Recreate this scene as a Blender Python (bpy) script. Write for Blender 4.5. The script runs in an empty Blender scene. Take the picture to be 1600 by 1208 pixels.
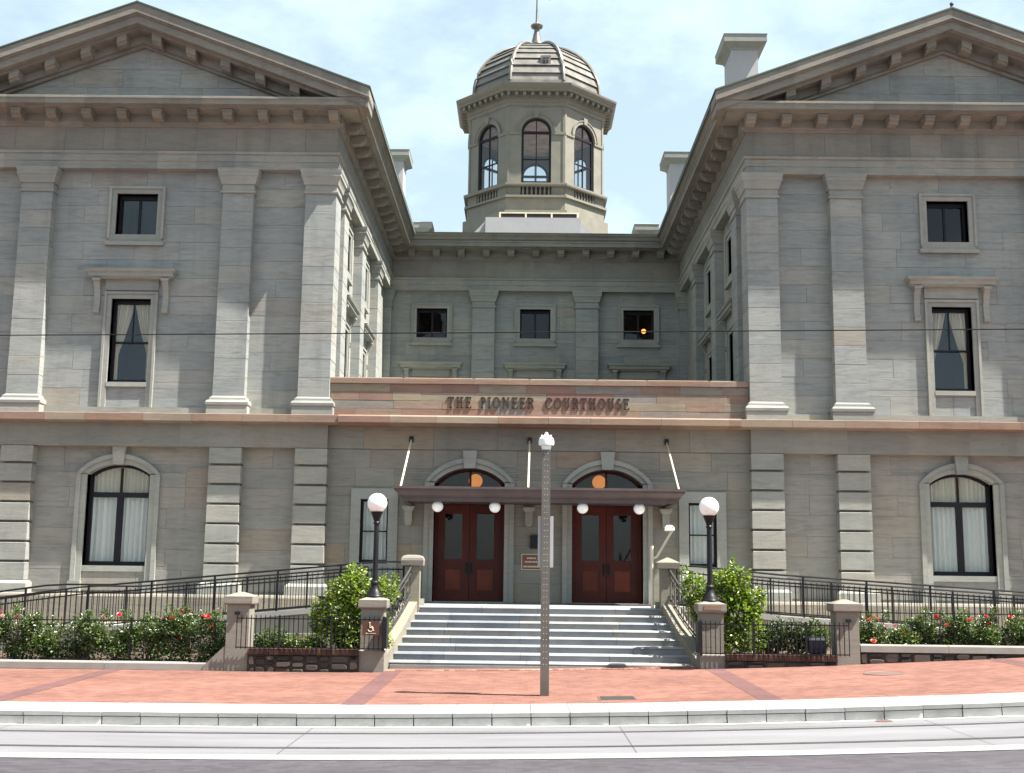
import bpy, bmesh, math, random
from math import sin, cos, pi, radians, sqrt, atan2
from mathutils import Vector, Matrix, Euler

random.seed(11)
R = random.Random(5)
sc = bpy.context.scene
col = sc.collection

# ------------------------------------------------------------------ camera
cd = bpy.data.cameras.new('camera'); cam = bpy.data.objects.new('camera', cd); col.objects.link(cam)
cd.sensor_width = 36.0; cd.lens = 36.0 * 1850 / 1600; cd.clip_end = 2000; cd.clip_start = 0.1
cam.matrix_world = (Matrix.Translation((-0.442, -33.3, 2.27)) @ Matrix.Rotation(0.01007, 4, 'Z')
                    @ Matrix.Rotation(radians(90 + 9.021), 4, 'X') @ Matrix.Rotation(0.01234, 4, 'Z'))
sc.camera = cam

# ------------------------------------------------------------------ sky and sun
EL = radians(59.5); AZ = radians(15.5)          # sun from the right, slightly in front of the facade
S = Vector((cos(EL) * cos(AZ), -cos(EL) * sin(AZ), sin(EL)))
w = bpy.data.worlds.new('World'); sc.world = w; w.use_nodes = True
nt = w.node_tree; nt.nodes.clear()
def N(tree, kind, **kw):
    n = tree.nodes.new(kind)
    for k, v in kw.items(): setattr(n, k, v)
    return n
sky = N(nt, 'ShaderNodeTexSky', sky_type='NISHITA', sun_disc=False)
sky.sun_elevation = EL; sky.sun_rotation = atan2(S.x, S.y); sky.air_density = 1.0; sky.dust_density = 1.2; sky.ozone_density = 0.0
tc = N(nt, 'ShaderNodeTexCoord')
mp = N(nt, 'ShaderNodeMapping'); mp.inputs['Scale'].default_value = (1.0, 1.0, 1.9); mp.inputs['Location'].default_value = (1.9, 0, 0.25)
cn = N(nt, 'ShaderNodeTexNoise'); cn.inputs['Scale'].default_value = 4.2; cn.inputs['Detail'].default_value = 7; cn.inputs['Roughness'].default_value = .58
cr = N(nt, 'ShaderNodeValToRGB'); cr.color_ramp.elements[0].position = 0.48; cr.color_ramp.elements[1].position = 0.8
cr.color_ramp.elements[0].color = (0.42, 0.42, 0.42, 1); cr.color_ramp.elements[1].color = (1, 1, 1, 1)
mx = N(nt, 'ShaderNodeMix', data_type='RGBA'); mx.inputs['B'].default_value = (6.2, 7.6, 7.8, 1)
bg = N(nt, 'ShaderNodeBackground'); bg.inputs['Strength'].default_value = 0.05
wo = N(nt, 'ShaderNodeOutputWorld')
L = nt.links.new
L(tc.outputs['Generated'], mp.inputs['Vector']); L(mp.outputs['Vector'], cn.inputs['Vector']); L(cn.outputs['Fac'], cr.inputs['Fac'])
L(cr.outputs['Color'], mx.inputs['Factor']); L(sky.outputs['Color'], mx.inputs['A']); L(mx.outputs['Result'], bg.inputs['Color']); L(bg.outputs['Background'], wo.inputs['Surface'])
sd = bpy.data.lights.new('sun', 'SUN'); sun = bpy.data.objects.new('sun', sd); col.objects.link(sun)
sd.energy = 5.0; sd.angle = radians(.55); sd.color = (1.0, .955, .88)
sun.rotation_euler = S.to_track_quat('Z', 'Y').to_euler(); sun.location = (30, -20, 40)
vs = sc.view_settings; vs.view_transform = 'Standard'; vs.look = 'None'; vs.gamma = 1; vs.use_curve_mapping = False; vs.exposure = 1.9

# ------------------------------------------------------------------ materials
def new_mat(name):
    m = bpy.data.materials.new(name); m.use_nodes = True
    t = m.node_tree; t.nodes.clear()
    o = N(t, 'ShaderNodeOutputMaterial'); b = N(t, 'ShaderNodeBsdfPrincipled'); t.links.new(b.outputs[0], o.inputs['Surface'])
    return m, t, b, o
def ramp(t, fac, stops):
    r = N(t, 'ShaderNodeValToRGB'); e = r.color_ramp.elements
    while len(e) < len(stops): e.new(.5)
    for i, (p, c) in enumerate(stops): e[i].position = p; e[i].color = (*c, 1)
    if fac is not None: t.links.new(fac, r.inputs['Fac'])
    return r.outputs['Color']
def math_(t, op, a, b=None):
    n = N(t, 'ShaderNodeMath', operation=op)
    for i, v in enumerate((a, b)):
        if v is None: continue
        if isinstance(v, (int, float)): n.inputs[i].default_value = v
        else: t.links.new(v, n.inputs[i])
    return n.outputs[0]
def mixc(t, fac, a, b, mode='MIX'):
    n = N(t, 'ShaderNodeMix', data_type='RGBA', blend_type=mode)
    for k, v in (('Factor', fac), ('A', a), ('B', b)):
        if isinstance(v, (int, float)): n.inputs[k].default_value = v
        elif isinstance(v, tuple): n.inputs[k].default_value = (*v, 1)
        else: t.links.new(v, n.inputs[k])
    return n.outputs['Result']
def vadd(t, a, b):
    n = N(t, 'ShaderNodeVectorMath', operation='ADD'); t.links.new(a, n.inputs[0]); t.links.new(b, n.inputs[1]); return n.outputs[0]
def vmul(t, a, v):
    n = N(t, 'ShaderNodeVectorMath', operation='MULTIPLY'); t.links.new(a, n.inputs[0]); n.inputs[1].default_value = v; return n.outputs[0]
def noise(t, vec, scale, detail=4, rough=.55, dist=0):
    n = N(t, 'ShaderNodeTexNoise'); n.inputs['Scale'].default_value = scale; n.inputs['Detail'].default_value = detail
    n.inputs['Roughness'].default_value = rough; n.inputs['Distortion'].default_value = dist; t.links.new(vec, n.inputs['Vector']); return n.outputs['Fac']
def bump(t, b, h, strength, dist):
    n = N(t, 'ShaderNodeBump'); n.inputs['Strength'].default_value = strength; n.inputs['Distance'].default_value = dist
    t.links.new(h, n.inputs['Height']); t.links.new(n.outputs[0], b.inputs['Normal'])

def stone_mat(name, stops, run=0.0, vein=.55, stain=.5, rough=.88):
    """cut sandstone: one tone per block (or per run length), wavy bedding veins, vertical weather stains"""
    m, t, b, o = new_mat(name)
    g = N(t, 'ShaderNodeNewGeometry'); oi = N(t, 'ShaderNodeObjectInfo'); pos = g.outputs['Position']
    if run:
        sx = N(t, 'ShaderNodeSeparateXYZ'); t.links.new(pos, sx.inputs[0])
        a = math_(t, 'FLOOR', math_(t, 'MULTIPLY', math_(t, 'ADD', sx.outputs[0], math_(t, 'MULTIPLY', sx.outputs[1], .37)), 1 / run))
        wn = N(t, 'ShaderNodeTexWhiteNoise', noise_dimensions='2D'); cb = N(t, 'ShaderNodeCombineXYZ')
        t.links.new(a, cb.inputs[0]); t.links.new(oi.outputs['Random'], cb.inputs[1]); t.links.new(cb.outputs[0], wn.inputs['Vector']); rnd = wn.outputs['Value']
    else: rnd = oi.outputs['Random']
    base = ramp(t, rnd, [(p_, tuple(.9 * q_ for q_ in c_)) for p_, c_ in stops])
    off = N(t, 'ShaderNodeCombineXYZ')
    t.links.new(math_(t, 'MULTIPLY', rnd, 53), off.inputs[0]); t.links.new(math_(t, 'MULTIPLY', rnd, 91), off.inputs[2])
    p2 = vadd(t, pos, off.outputs[0])
    v = noise(t, vmul(t, p2, (.8, .8, 5.5)), 1.4, 7, .62, 1.3)
    c = mixc(t, 1.0, base, ramp(t, v, [(.30, (1 - vein * .5,) * 3), (.5, (1.0, 1.0, 1.0)), (.72, (1 + vein * .28, 1 + vein * .25, 1 + vein * .2))]), 'MULTIPLY')
    v2 = noise(t, vmul(t, p2, (.5, .5, 3.0)), 1.0, 3, .5, 2.2)
    c = mixc(t, ramp(t, v2, [(.62, (0, 0, 0)), (.72, (.3, .3, .3))]), c, mixc(t, 1.0, c, (1.0, .84, .68), 'MULTIPLY'))
    st = noise(t, vmul(t, pos, (2.2, 2.2, .22)), 1.0, 5, .6)
    c = mixc(t, ramp(t, st, [(.52, (0, 0, 0)), (.74, (stain, stain, stain))]), c, mixc(t, 1.0, c, (.62, .63, .62), 'MULTIPLY'))
    mot = noise(t, pos, .45, 5, .6, .6)
    c = mixc(t, 1.0, c, ramp(t, mot, [(.3, (.86, .87, .88)), (.7, (1.12, 1.10, 1.06))]), 'MULTIPLY')
    fine = noise(t, pos, 38, 4, .7)
    c = mixc(t, 1.0, c, ramp(t, fine, [(.3, (.88, .88, .88)), (.7, (1.1, 1.1, 1.1))]), 'MULTIPLY')
    t.links.new(c, b.inputs['Base Color']); b.inputs['Roughness'].default_value = rough; b.inputs['Specular IOR Level'].default_value = .25
    h = math_(t, 'ADD', math_(t, 'MULTIPLY', fine, .5), v)
    bump(t, b, h, .35, .012)
    return m
GREY = [(0, (0.253, 0.268, 0.263)), (0.22, (0.286, 0.299, 0.292)), (0.45, (0.27, 0.285, 0.282)), (0.66, (0.298, 0.306, 0.292)), (0.86, (0.307, 0.308, 0.284)), (0.95, (0.277, 0.289, 0.284)), (1, (0.295, 0.273, 0.239))]
M = {}
M['stone'] = stone_mat('sandstone', GREY, vein=.44, stain=.45)
M['stone_low'] = stone_mat('ground_storey_sandstone', [(p_, (c_[0] * .965, c_[1] * .885, c_[2] * .84)) for p_, c_ in GREY], vein=.42, stain=.4)
M['rust'] = stone_mat('rusticated_sandstone', [(p_, (c_[0] * 1.02, c_[1] * .97, c_[2] * .93)) for p_, c_ in GREY], vein=.42, stain=.4)
M['run'] = stone_mat('sandstone_course', [(0, (.245, .25, .232)), (.4, (.295, .296, .272)), (.7, (.272, .268, .242)), (1, (.318, .308, .27))], run=1.13, vein=.35, stain=.35)
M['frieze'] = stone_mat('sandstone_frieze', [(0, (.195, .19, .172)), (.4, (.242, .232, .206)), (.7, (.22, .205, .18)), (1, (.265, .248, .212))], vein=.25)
M['trim'] = stone_mat('sandstone_trim', [(0, (.262, .268, .25)), (.5, (.305, .308, .285)), (1, (.325, .322, .292))], vein=.25, stain=.35)
M['redrun'] = stone_mat('red_sandstone', [(0, (.24, .155, .118)), (.35, (.265, .185, .142)), (.6, (.26, .20, .158)), (.8, (.275, .22, .172)), (1, (.245, .15, .12))], vein=.3, stain=.3)
M['parapet'] = stone_mat('mixed_sandstone', [(0, (.25, .145, .112)), (.2, (.25, .215, .172)), (.36, (.275, .175, .135)), (.52, (.215, .205, .19)), (.66, (.27, .228, .17)), (.82, (.215, .128, .112)), (1, (.275, .195, .148))], vein=.4, stain=.3)
M['pier'] = stone_mat('pillar_stone', [(0, (.185, .168, .148)), (.5, (.232, .212, .186)), (1, (.21, .192, .168))], vein=.25, stain=.3)
M['cheek'] = stone_mat('buff_stone', [(0, (.205, .19, .155)), (1, (.235, .215, .17))], vein=.2, stain=.5)
M['step'] = stone_mat('granite_step', [(0, (.21, .22, .24)), (.5, (.255, .265, .28)), (.8, (.25, .245, .24)), (1, (.18, .20, .23))], vein=.35, stain=.55, rough=.7)
M['rubble'] = stone_mat('rubble_stone', [(0, (.035, .03, .03)), (.5, (.06, .05, .046)), (.8, (.09, .07, .06)), (1, (.14, .12, .105))], vein=.6)
M['mortar'] = stone_mat('mortar', [(0, (.055, .05, .045)), (1, (.07, .06, .052))])
M['joint'] = stone_mat('joint', [(0, (.21, .215, .205)), (1, (.23, .23, .22))], vein=.2)
M['basec'] = stone_mat('base_sandstone', [(0, (.20, .185, .155)), (1, (.22, .20, .17))], vein=.5, stain=.6)
M['corn'] = stone_mat('sandstone_cornice', [(0, (.195, .186, .165)), (.5, (.245, .232, .205)), (1, (.225, .205, .175))], run=1.13, vein=.35, stain=.45)  # whole cornice in darker, browner tones than the plain courses
M['modil'] = stone_mat('sandstone_modillion', [(0, (.20, .188, .162)), (1, (.255, .238, .205))], vein=.3, stain=.4)  # modillions likewise darker and browner than the trim stone
M['lint'] = stone_mat('lintel_sandstone', [(0, (.215, .208, .188)), (.5, (.252, .244, .22)), (1, (.235, .218, .19))], run=1.7, vein=.3, stain=.35)
M['entr'] = stone_mat('entrance_sandstone', [(0, (.208, .202, .182)), (.3, (.252, .243, .215)), (.6, (.232, .214, .182)), (.85, (.268, .249, .21)), (1, (.275, .215, .165))], vein=.34, stain=.4)

def paint(name, c, rough=.5, metal=0.0, var=.12, bumpy=.1, spec=.4):
    m, t, b, o = new_mat(name)
    g = N(t, 'ShaderNodeNewGeometry'); oi = N(t, 'ShaderNodeObjectInfo')
    n1 = noise(t, g.outputs['Position'], 2.3, 5, .6); n2 = noise(t, g.outputs['Position'], 45, 3, .6)
    c1 = mixc(t, 1.0, c, ramp(t, n1, [(.3, (1 - var,) * 3), (.7, (1 + var,) * 3)]), 'MULTIPLY')
    c1 = mixc(t, 1.0, c1, ramp(t, oi.outputs['Random'], [(0, (1 - var * .5,) * 3), (1, (1 + var * .5,) * 3)]), 'MULTIPLY')
    t.links.new(c1, b.inputs['Base Color'])
    b.inputs['Roughness'].default_value = rough; b.inputs['Metallic'].default_value = metal; b.inputs['Specular IOR Level'].default_value = spec
    t.links.new(ramp(t, n1, [(0, (rough * .8,) * 3), (1, (min(1, rough * 1.2),) * 3)]), b.inputs['Roughness'])
    if bumpy: bump(t, b, n2, bumpy, .004)
    return m
M['tan'] = paint('tan_paint', (.172, .160, .130), .6)
M['domemetal'] = paint('dome_metal', (.158, .148, .132), .40, .35, .25)
M['black'] = paint('black_iron', (.010, .010, .012), .42, 0, .3, .15, .22)
M['blackframe'] = paint('dark_frame', (.011, .010, .015), .45, 0, .2, 0, .2)
M['iron'] = paint('grey_iron', (.045, .043, .040), .5, .2, .3, .3, .3)
M['canopy'] = paint('bronze_canopy', (.085, .062, .062), .5, .2, .2)
M['rod'] = paint('painted_rod', (.52, .46, .36), .5)
M['wood'] = paint('red_wood', (.072, .012, .008), .45, 0, .3, .2, .2)
M['woodpanel'] = paint('red_wood_panel', (.12, .024, .012), .45, 0, .3, .2, .2)
M['white'] = paint('white_enamel', (.74, .74, .72), .4, 0, .05, 0)
M['cream'] = paint('cream_paint', (.55, .50, .38), .5)
M['pent'] = paint('pale_sheet', (.33, .318, .33), .6, 0, .06)
M['steel'] = paint('galvanised_steel', (.115, .10, .088), .5, .3, .2)
M['green'] = paint('copper_edge', (.045, .065, .045), .6)
M['roof'] = paint('roof_metal', (.10, .115, .10), .6)
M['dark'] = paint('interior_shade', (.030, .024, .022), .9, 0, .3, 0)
M['brownroom'] = paint('brown_ceiling', (.62, .47, .38), .9, 0, .3, 0)
M['plaque'] = paint('bronze_plaque', (.15, .055, .035), .45, .2)
M['signbrown'] = paint('brown_sign', (.075, .028, .02), .5)
M['letters'] = paint('bronze_letter', (.055, .035, .028), .45, .4)
M['soil'] = paint('soil', (.075, .05, .033), .95, 0, .4, .8)
M['stem'] = paint('stem', (.07, .055, .03), .8, 0, .3)
M['navy'] = paint('navy_plastic', (.005, .006, .016), .35, 0, .1, 0, .3)
M['rubbermat'] = paint('door_mat', (.03, .028, .026), .9)
M['cast'] = paint('cast_iron_cover', (.16, .10, .085), .6, .3, .25, .5)
M['wire'] = paint('dull_wire', (.02, .02, .02), .9, 0, .1, 0, .0)
M['rail'] = paint('steel_rail', (.22, .21, .21), .35, .8, .2)
M['brickcap'] = stone_mat('brick_cap', [(0, (.05, .028, .024)), (.5, (.085, .046, .038)), (1, (.13, .08, .065))], vein=.2)

def concrete(name, c, rough=.8, var=.1, sc_=.9, streak=(1, 1, 1)):
    m, t, b, o = new_mat(name)
    g = N(t, 'ShaderNodeNewGeometry'); p = g.outputs['Position']; oi = N(t, 'ShaderNodeObjectInfo')
    a = noise(t, vmul(t, p, streak), sc_, 7, .65); f = noise(t, p, 60, 3, .7)
    c1 = mixc(t, 1.0, c, ramp(t, a, [(.28, (1 - var,) * 3), (.72, (1 + var * .6,) * 3)]), 'MULTIPLY')
    c1 = mixc(t, 1.0, c1, ramp(t, f, [(.3, (.93,) * 3), (.7, (1.05,) * 3)]), 'MULTIPLY')
    c1 = mixc(t, 1.0, c1, ramp(t, oi.outputs['Random'], [(0, (.90,) * 3), (1, (1.06,) * 3)]), 'MULTIPLY')
    g2 = noise(t, vmul(t, p, (.35, 2.5, 1.2)), 1.3, 6, .7)
    c1 = mixc(t, ramp(t, g2, [(.52, (0, 0, 0)), (.72, (.5, .5, .5))]), c1, mixc(t, 1.0, c1, (.66, .64, .62), 'MULTIPLY'))
    t.links.new(c1, b.inputs['Base Color']); b.inputs['Roughness'].default_value = rough; b.inputs['Specular IOR Level'].default_value = .3
    bump(t, b, f, .25, .004)
    return m
M['concrete'] = concrete('track_concrete', (.152, .15, .158), var=.26, streak=(.25, 1.2, 1))
M['kerb'] = concrete('kerb_concrete', (.30, .295, .285), var=.14, sc_=2.5)
M['kerbface'] = concrete('kerb_face', (.46, .45, .43), var=.2, sc_=4)
M['lightline'] = concrete('pale_edge', (.235, .23, .222), var=.2)
M['bedkerb'] = concrete('bed_kerb', (.255, .235, .215), var=.2, sc_=2)
M['rampconc'] = concrete('ramp_concrete', (.40, .37, .31), var=.25, sc_=1.6)

def brick_mat(name, c1, c2, cm, bw, bh, mort=.012, rough=.85, rot=0.0, tint=.0):
    m, t, b, o = new_mat(name)
    g = N(t, 'ShaderNodeNewGeometry'); p = g.outputs['Position']
    mpn = N(t, 'ShaderNodeMapping'); mpn.inputs['Rotation'].default_value = (0, 0, rot); t.links.new(p, mpn.inputs['Vector'])
    bt = N(t, 'ShaderNodeTexBrick'); bt.inputs['Scale'].default_value = 1; bt.inputs['Brick Width'].default_value = bw; bt.inputs['Row Height'].default_value = bh
    bt.inputs['Mortar Size'].default_value = mort; bt.inputs['Mortar Smooth'].default_value = .3; bt.inputs['Bias'].default_value = 0
    bt.inputs['Color1'].default_value = (*c1, 1); bt.inputs['Color2'].default_value = (*c2, 1); bt.inputs['Mortar'].default_value = (*cm, 1)
    t.links.new(mpn.outputs[0], bt.inputs['Vector'])
    a = noise(t, p, .6, 7, .62); c = mixc(t, 1.0, bt.outputs['Color'], ramp(t, a, [(.3, (.86,) * 3), (.7, (1.1,) * 3)]), 'MULTIPLY')
    s2 = noise(t, vmul(t, p, (.5, 1.6, 1)), 1.7, 6, .7)
    c = mixc(t, ramp(t, s2, [(.55, (0, 0, 0)), (.75, (.35, .35, .35))]), c, mixc(t, 1.0, c, (.68, .66, .68), 'MULTIPLY'))
    vo = N(t, 'ShaderNodeTexVoronoi'); vo.inputs['Scale'].default_value = 2.3; t.links.new(p, vo.inputs['Vector'])
    c = mixc(t, ramp(t, vo.outputs['Distance'], [(.05, (.5, .5, .5)), (.09, (0, 0, 0))]), c, mixc(t, 1.0, c, (.6, .62, .64), 'MULTIPLY'))
    s3 = noise(t, vmul(t, p, (.22, .9, 1)), 1.0, 4, .6)
    c = mixc(t, 1.0, c, ramp(t, s3, [(.3, (.84, .83, .84)), (.5, (1, 1, 1)), (.7, (1.10, 1.12, 1.14))]), 'MULTIPLY')
    t.links.new(c, b.inputs['Base Color']); b.inputs['Roughness'].default_value = rough; b.inputs['Specular IOR Level'].default_value = .25
    bump(t, b, bt.outputs['Fac'], -.3, .004)
    return m
M['brick'] = brick_mat('brick_paving', (.125, .055, .041), (.19, .09, .068), (.165, .088, .07), .2, .1, .006)
M['brickdark'] = brick_mat('dark_brick_band', (.10, .049, .047), (.118, .058, .054), (.108, .055, .052), .2, .1, .006, rot=pi / 2)
M['road'] = brick_mat('road_brick', (.046, .041, .048), (.064, .058, .066), (.052, .047, .053), .2, .1, .006)
M['soldier'] = stone_mat('soldier_brick', [(0, (.17, .075, .06)), (.5, (.25, .12, .09)), (1, (.32, .22, .18))], vein=.15)

def glass_mat(name, tint=(.95, .96, .96), ior=.05, refl=(.6, .63, .66)):
    m, t, b, o = new_mat(name); t.nodes.remove(b)
    tr = N(t, 'ShaderNodeBsdfTransparent'); tr.inputs[0].default_value = (*tint, 1)
    gl = N(t, 'ShaderNodeBsdfGlossy'); gl.inputs['Roughness'].default_value = .015; gl.inputs[0].default_value = (*refl, 1)
    g = N(t, 'ShaderNodeNewGeometry'); dt = N(t, 'ShaderNodeVectorMath', operation='DOT_PRODUCT'); t.links.new(g.outputs['Incoming'], dt.inputs[0]); t.links.new(g.outputs['Normal'], dt.inputs[1])
    fac = math_(t, 'ADD', math_(t, 'MULTIPLY', math_(t, 'POWER', math_(t, 'SUBTRACT', 1.0, math_(t, 'ABSOLUTE', dt.outputs['Value'])), 5.0), .9), ior)
    bn = N(t, 'ShaderNodeBump'); bn.inputs['Strength'].default_value = .08; bn.inputs['Distance'].default_value = .02
    t.links.new(noise(t, g.outputs['Position'], 1.5, 2), bn.inputs['Height']); t.links.new(bn.outputs[0], gl.inputs['Normal'])
    mx = N(t, 'ShaderNodeMixShader'); t.links.new(fac, mx.inputs[0]); t.links.new(tr.outputs[0], mx.inputs[1]); t.links.new(gl.outputs[0], mx.inputs[2])
    t.links.new(mx.outputs[0], o.inputs['Surface']); return m
M['glass'] = glass_mat('window_glass')
M['glassdark'] = glass_mat('dark_glass', (.78, .77, .76), .05, (.45, .45, .47))
def cloth(name, c):
    m, t, b, o = new_mat(name); t.nodes.remove(b)
    d = N(t, 'ShaderNodeBsdfDiffuse'); tl = N(t, 'ShaderNodeBsdfTranslucent'); d.inputs[0].default_value = (*c, 1); tl.inputs[0].default_value = (*c, 1)
    mx = N(t, 'ShaderNodeMixShader'); mx.inputs[0].default_value = .3
    t.links.new(d.outputs[0], mx.inputs[1]); t.links.new(tl.outputs[0], mx.inputs[2]); t.links.new(mx.outputs[0], o.inputs['Surface']); return m
M['sheer'] = cloth('sheer_curtain', (.82, .83, .80))
M['drape'] = cloth('cream_drape', (.80, .72, .56))
def emit(name, c, s):
    m, t, b, o = new_mat(name); b.inputs['Base Color'].default_value = (*c, 1)
    b.inputs['Emission Color'].default_value = (*c, 1); b.inputs['Emission Strength'].default_value = s; return m
M['lamp_on'] = emit('lit_lamp', (1.0, .40, .08), 1.1)
M['lamp_dim'] = emit('lit_amber_globe', (.72, .27, .055), .36)
def globe_mat():
    m, t, b, o = new_mat('opal_globe'); b.inputs['Base Color'].default_value = (.92, .915, .90, 1); b.inputs['Roughness'].default_value = .25
    b.inputs['Subsurface Weight'].default_value = .7; b.inputs['Subsurface Radius'].default_value = (.3, .3, .3); return m
M['globe'] = globe_mat()
def leaf_mat(name, stops, trans=.35):
    m, t, b, o = new_mat(name); t.nodes.remove(b)
    g = N(t, 'ShaderNodeNewGeometry')
    c = ramp(t, g.outputs['Random Per Island'], stops)
    d = N(t, 'ShaderNodeBsdfDiffuse'); tl = N(t, 'ShaderNodeBsdfTranslucent'); gl = N(t, 'ShaderNodeBsdfGlossy'); gl.inputs['Roughness'].default_value = .4
    t.links.new(c, d.inputs[0]); t.links.new(mixc(t, 1.0, c, (1.1, 1.2, .5), 'MULTIPLY'), tl.inputs[0])
    m1 = N(t, 'ShaderNodeMixShader'); m1.inputs[0].default_value = trans; t.links.new(d.outputs[0], m1.inputs[1]); t.links.new(tl.outputs[0], m1.inputs[2])
    m2 = N(t, 'ShaderNodeMixShader'); m2.inputs[0].default_value = .05; t.links.new(m1.outputs[0], m2.inputs[1]); t.links.new(gl.outputs[0], m2.inputs[2])
    t.links.new(m2.outputs[0], o.inputs['Surface']); return m
M['leaf_bright'] = leaf_mat('bright_leaf', [(0, (.04, .08, .012)), (.3, (.10, .17, .02)), (.7, (.19, .265, .032)), (.94, (.27, .32, .055)), (1, (.32, .28, .08))])
M['leaf_rose'] = leaf_mat('rose_leaf', [(0, (.028, .055, .016)), (.45, (.06, .105, .026)), (.85, (.10, .15, .04)), (1, (.20, .17, .08))])
M['leaf_dark'] = leaf_mat('dark_leaf', [(0, (.02, .035, .014)), (.6, (.045, .075, .025)), (1, (.09, .12, .05))])
for nm, c in (('rose_red', (.52, .02, .03)), ('rose_coral', (.62, .12, .07)), ('rose_pink', (.62, .25, .30))):
    M[nm] = leaf_mat(nm, [(0, tuple(v * .75 for v in c)), (1, c)], .25)

# ------------------------------------------------------------------ mesh helpers
class MB:
    def __init__(s, sx=1, fr=None): s.v = []; s.f = []; s.sx = sx; s.fr = fr
    def add(s, vs_, fs):
        n = len(s.v)
        for p in vs_:
            p = Vector(p)
            if s.fr: o, u, wv = s.fr; p = Vector(o) + Vector(u) * p.x + Vector((0, 0, 1)) * p.z - Vector(wv) * p.y
            s.v.append((p.x * s.sx, p.y, p.z))
        s.f += [tuple(i + n for i in q) for q in fs]; return s
    def box(s, x0, x1, y0, y1, z0, z1):
        return s.add([(x0, y0, z0), (x1, y0, z0), (x1, y1, z0), (x0, y1, z0), (x0, y0, z1), (x1, y0, z1), (x1, y1, z1), (x0, y1, z1)],
                     [(0, 3, 2, 1), (4, 5, 6, 7), (0, 1, 5, 4), (1, 2, 6, 5), (2, 3, 7, 6), (3, 0, 4, 7)])
    def stack(s, x0, x1, y0, y1, layers):
        """closed tower of rings; layers = (z, grow)"""
        n = len(layers); vv = []
        for z, e in layers: vv += [(x0 - e, y0 - e, z), (x1 + e, y0 - e, z), (x1 + e, y1 + e, z), (x0 - e, y1 + e, z)]
        ff = [(0, 3, 2, 1), tuple(4 * (n - 1) + i for i in range(4))]
        for k in range(n - 1):
            for i in range(4): ff.append((4 * k + i, 4 * k + (i + 1) % 4, 4 * k + 4 + (i + 1) % 4, 4 * k + 4 + i))
        return s.add(vv, ff)
    def prism(s, poly, y0, y1):
        """polygon in (x,z) extruded along y"""
        n = len(poly)
        return s.add([(x, y0, z) for x, z in poly] + [(x, y1, z) for x, z in poly],
                     [tuple(range(n)), tuple(range(2 * n - 1, n - 1, -1))] + [(i, i + n, (i + 1) % n + n, (i + 1) % n) for i in range(n)])
    def strip(s, a, b, y0, y1):
        """solid band between two (x,z) polylines of equal length, extruded along y"""
        n = len(a)
        for i in range(n - 1):
            p = [a[i], a[i + 1], b[i + 1], b[i]]
            s.add([(x, y0, z) for x, z in p] + [(x, y1, z) for x, z in p],
                  [(0, 1, 2, 3), (7, 6, 5, 4), (0, 4, 5, 1), (2, 6, 7, 3)] + ([(3, 7, 4, 0)] if i == 0 else []) + ([(1, 5, 6, 2)] if i == n - 2 else []))
        return s
    def sweep(s, prof, path, caps=True):
        """profile (out,z) swept along plan polyline; out = to the right-hand normal of travel"""
        m = len(prof); rings = []; P = [Vector(p) for p in path]
        for i, p in enumerate(P):
            def nrm(a, b): d = (b - a).normalized(); return Vector((d.y, -d.x))
            if i == 0: k = nrm(P[0], P[1])
            elif i == len(P) - 1: k = nrm(P[-2], P[-1])
            else:
                n1, n2 = nrm(P[i - 1], p), nrm(p, P[i + 1]); k = (n1 + n2); k = k / (1 + n1.dot(n2))
            rings += [(p.x + k.x * o, p.y + k.y * o, z) for o, z in prof]
        ff = []
        for i in range(len(P) - 1):
            for j in range(m): ff.append((i * m + j, i * m + (j + 1) % m, (i + 1) * m + (j + 1) % m, (i + 1) * m + j))
        if caps: ff += [tuple(range(m)), tuple(range((len(P) - 1) * m, len(P) * m))]
        return s.add(rings, ff)
    def tube(s, pts, r, n=8, caps=True):
        P = [Vector(p) for p in pts]; k = len(P); rs = r if isinstance(r, (list, tuple)) else [r] * k; vv = []; ff = []
        up = Vector((0, 0, 1))
        for i, p in enumerate(P):
            d = (P[min(i + 1, k - 1)] - P[max(i - 1, 0)]).normalized()
            a = d.cross(up if abs(d.z) < .95 else Vector((1, 0, 0))).normalized(); b = d.cross(a)
            for j in range(n): q = 2 * pi * j / n; vv.append(tuple(p + (a * cos(q) + b * sin(q)) * rs[i]))
        for i in range(k - 1):
            for j in range(n): ff.append((i * n + j, i * n + (j + 1) % n, (i + 1) * n + (j + 1) % n, (i + 1) * n + j))
        if caps: ff += [tuple(range(n)), tuple(range((k - 1) * n, k * n))]
        return s.add(vv, ff)
    def lathe(s, prof, cx, cy, n=24, ph=0.0):
        vv = []; ff = []; m = len(prof)
        for r, z in prof:
            for j in range(n): q = 2 * pi * j / n + ph; vv.append((cx + r * cos(q), cy + r * sin(q), z))
        for i in range(m - 1):
            for j in range(n): ff.append((i * n + j, i * n + (j + 1) % n, (i + 1) * n + (j + 1) % n, (i + 1) * n + j))
        ff += [tuple(range(n)), tuple(range((m - 1) * n, m * n))]
        return s.add(vv, ff)
    def ball(s, c, r, n=20, k=12):
        return s.lathe([(max(.0005, r * sin(pi * i / k)), c[2] - r * cos(pi * i / k)) for i in range(k + 1)], c[0], c[1], n)
    def build(s, name, mat, parent=None, smooth=False, fix=True):
        me = bpy.data.meshes.new(name); me.from_pydata(s.v, [], s.f)
        if fix:
            bm = bmesh.new(); bm.from_mesh(me); bmesh.ops.recalc_face_normals(bm, faces=bm.faces); bm.to_mesh(me); bm.free()
        if mat is not None: me.materials.append(M[mat] if isinstance(mat, str) else mat)
        if smooth:
            me.polygons.foreach_set('use_smooth', [True] * len(me.polygons))
            if smooth != 'all': me.set_sharp_from_angle(angle=radians(35))
        return link(name, me, parent)
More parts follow.
